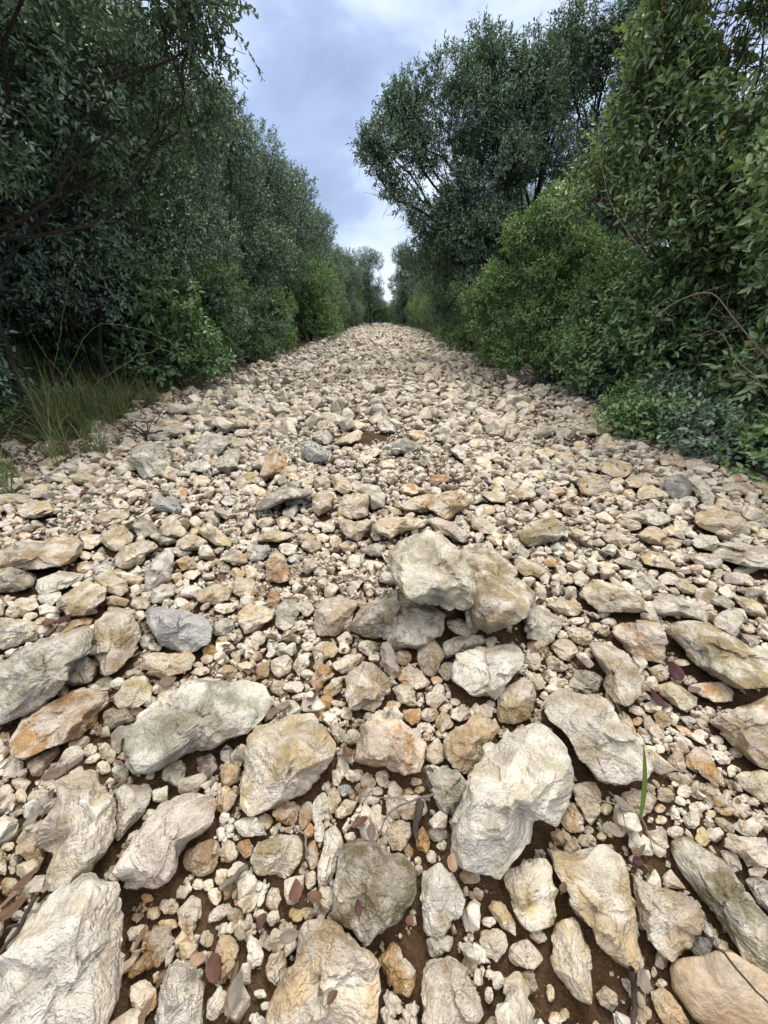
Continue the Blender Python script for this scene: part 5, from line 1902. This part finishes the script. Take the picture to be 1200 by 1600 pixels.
for lab, pts, yd, heads in STALKS:
    W = dense([at_y(a, b, yd + .05 * j) for j, (a, b) in enumerate(pts)], 18); W[1:-1] += lrs.normal(0, .006, (16, 3))
    base = W[0].copy()
    T = Tubes(5); T.add(W - base, np.linspace(.0022, .0011, len(W)))
    root = link('dry_stalk', None, loc=base); tag(root, lab, 'stalk', 'dry stalks over the grass')
    link('stem', T.build('stem', STRAW), root)
    if heads:
        for j in (-1, -5):
            D, F3 = ico(2)
            e = W[j] - base
            V = D * np.array([.008, .008, .013]) * (1 + .3 * vn(D * 6, j))[:, None] + e
            link('seed_head', mesh('seed_head', V, F3, STRAW, False), root)


def stick(name, lab, cat, group, pts, rads, mat, lift=.004, side=(), up=None):
    Pw = [land(a, b, lift) if up is None else at_y(a, b, up) for a, b in pts]
    W = dense(Pw, 10); base = W[0].copy()
    T = Tubes(6); W2 = W - base
    W2 = W2 + lrs.normal(0, .0012, W2.shape)
    T.add(W2, np.linspace(rads[0], rads[1], len(W)))
    for (i0, a, b) in side:
        e = (land(a, b, lift) if up is None else at_y(a, b, up)) - base
        T.add(bent(W2[i0], e, 6, .07, rs=lrs), np.linspace(rads[1] * 1.1, rads[1] * .5, 6))
    tag(link(name, T.build(name, mat), loc=base), lab, cat, group)


TG = 'twigs lying among the stones'
stick('twig', 'thin forked grey twig above the ochre brown block', 'twig', TG, [(678, 1240), (640, 1253), (607, 1270), (590, 1312)], (.0026, .0016), TWIG, .012, ((3, 560, 1245), (6, 622, 1290)))
stick('wood_chip', 'dark splinter of weathered wood standing right of the forked twig', 'wood', TG, [(656, 1255), (652, 1280), (648, 1308)], (.010, .005), DARK, .012)
stick('twig', 'short tan stick left of the cream stone in the lower left', 'twig', TG, [(384, 1352), (365, 1372), (346, 1390)], (.006, .0055), TWIG, .008)
stick('twig', 'long thin straw lying over the smooth tan boulder', 'twig', TG, [(1100, 1457), (1130, 1490), (1165, 1530), (1210, 1578)], (.0022, .0014), DARK, .014)
stick('twig', 'thin bent stem left of the grass blade', 'twig', TG, [(913, 1240), (950, 1255), (1000, 1275), (1022, 1330)], (.0016, .001), TWIG, .02, ((4, 1010, 1340),))
stick('twig', 'black rotten stick right of the brown loaf stone', 'twig', TG, [(888, 836), (915, 852), (952, 872)], (.010, .014), DARK, .012)
stick('twig', 'dark stick in the soil left of the smooth tan boulder', 'twig', TG, [(988, 1515), (990, 1560), (992, 1610)], (.005, .004), DARK, .003)
stick('twig', 'short dark twig in the gap above the pale wedge', 'twig', TG, [(662, 1200), (668, 1222), (676, 1240)], (.004, .003), DARK, .012)
stick('twig', 'thin twig left of the slender white upright stone', 'twig', TG, [(454, 1283), (476, 1308), (478, 1338)], (.0024, .0016), TWIG, .012)
stick('twig', 'dead twig along the left side of the largest white slab', 'twig', TG, [(55, 1400), (30, 1450), (0, 1490)], (.004, .003), DARK, .01, ((4, 10, 1450),))
stick('twig', 'pale bare twig standing in the litter at the left edge', 'twig', TG, [(94, 815), (88, 770), (80, 725), (75, 682)], (.0038, .0022), PALE, .0, ((4, 98, 740),), up=2.65)
# dead thorny twig on the stones at the left
c = on_z(232, 682, .04)
T = Tubes(5)
for k in range(9):
    a = lrs.uniform(1.2, 4.6); L_ = lrs.uniform(.16, .38)
    e = np.array([math.cos(a) * L_, math.sin(a) * L_ * .6, lrs.uniform(.06, .26)])
    W = bent((0, 0, 0), e, 8, .09, rs=lrs); T.add(W, np.linspace(.005, .0018, 8))
    for j in range(5):
        i = lrs.integers(2, 7); d = lrs.normal(0, .06, 3); d[2] = abs(d[2])
        T.add(bent(W[i], W[i] + d, 4, .1, rs=lrs), np.linspace(.0022, .001, 4))
T.add(bent((.16, -.03, .06), (-.05, 0, 0), 8, .08, rs=lrs), np.linspace(.009, .007, 8))
tag(link('dead_branch', T.build('dead_branch', DARK), loc=c), 'dark dead branch with many thin twigs lying on pale slabs at the left', 'branch')
# bare branches on the right
for lab, pts, yd, r0, sd in [('long bare grey branch hanging before the broad leaved shrubs on the right', [(1200, 560), (1165, 520), (1142, 492), (1112, 458), (1066, 467), (1025, 493)], 2.75, .0045, 501),
                             ('short bare branch with forked tips at the right edge', [(1215, 640), (1180, 590), (1150, 560), (1130, 520)], 2.6, .004, 502),
                             ('pale bare stem rising diagonally in the upper right', [(1010, 400), (960, 330), (940, 260), (935, 215)], 4.2, .004, 503)]:
    rs = np.random.default_rng(sd)
    W = dense([at_y(a, b, yd) for a, b in pts], 16); base = W[0].copy(); W2 = W - base
    root = link('bare_branch', None, loc=base); tag(root, lab, 'branch', 'bare branches on the right')
    T = Tubes(6); T.add(W2, np.linspace(r0, r0 * .35, 16)); link('stem', T.build('stem', PALE), root)
    T = Tubes(4)
    for k in range(12):
        i = rs.integers(3, 16); d = rs.normal(0, .11, 3)
        Q = bent(W2[i], W2[i] + d, 6, .12, rs=rs); T.add(Q, np.linspace(r0 * .32, r0 * .12, 6))
        for j in range(2):
            T.add(bent(Q[rs.integers(2, 5)], Q[4] + rs.normal(0, .05, 3), 4, .1, rs=rs), np.linspace(r0 * .16, r0 * .08, 4))
    link('twigs', T.build('twigs', PALE), root)

# the single green grass blade
q = land(1000, 1280, .0)
w = project(q)[2]
top = at_y(1005, 1165, q[1] - .015)
hgt = (top[2] - q[2])
if hgt < .05 or hgt > .4: hgt = .16; top = q + [0, -.02, hgt]
root = link('grass_shoot', None, loc=q); tag(root, 'single fresh green grass blade growing up between the stones at the right', 'grass shoot')
m_gr = leaf_mat('fresh_blade', [(0, (.10, .20, .035)), (1, (.14, .25, .05))], (.12, .22, .05), .3, .4, .4)
def ribbon(P, wd, name):
    P = np.array(P); n = len(P); sdv = RT * .8 + np.array([0, -.3, 0])
    V = []
    for i, p_ in enumerate(P):
        t_ = i / (n - 1); hw = wd * (math.sin(math.pi * min(1, .12 + t_ * .88)) ** .6) * .5 + .0003
        V += [p_ - sdv * hw, p_ + np.array([0, -.12 * hw * 2, 0]), p_ + sdv * hw]
    F = []
    for i in range(n - 1):
        for k in (0, 1):
            F.append((i * 3 + k, i * 3 + k + 1, i * 3 + k + 4, i * 3 + k + 3))
    return mesh(name, V, F, m_gr, True)
D_ = top - q
link('blade', ribbon([D_ * t + np.array([.006 * math.sin(t * 3), 0, 0]) for t in np.linspace(0, 1, 12)], .0095, 'blade'), root)
link('blade', ribbon([D_ * t * .28 + np.array([-.02 * t, -.01 * t, 0]) for t in np.linspace(0, 1, 7)], .004, 'blade'), root)
# little green sprouts between the stones on the left
for i, (px, py, lab) in enumerate([(187, 694, 'small green sprout left of the round grey stone'), (293, 700, 'tiny green sprout with a stalk right of the round grey stone'), (270, 590, 'feathery green sprout at the foot of the left hedge'), (14, 735, 'green tuft at the left edge beside pale slabs')]):
    c = land(px, py)
    n = 46; rs = np.random.default_rng(600 + i)
    V, F = blades(rs.normal(0, .012, (n, 3)) * [1, 1, 0], rs.uniform(0, 6.28, n), rs.uniform(.2, .8, n), rs.uniform(.05, .12, n), rs.uniform(.0025, .005, n), rs)
    tag(link('sprout', mesh('sprout', V, F, GRASS, True), loc=c), lab, 'sprout', 'green sprouts on the left')
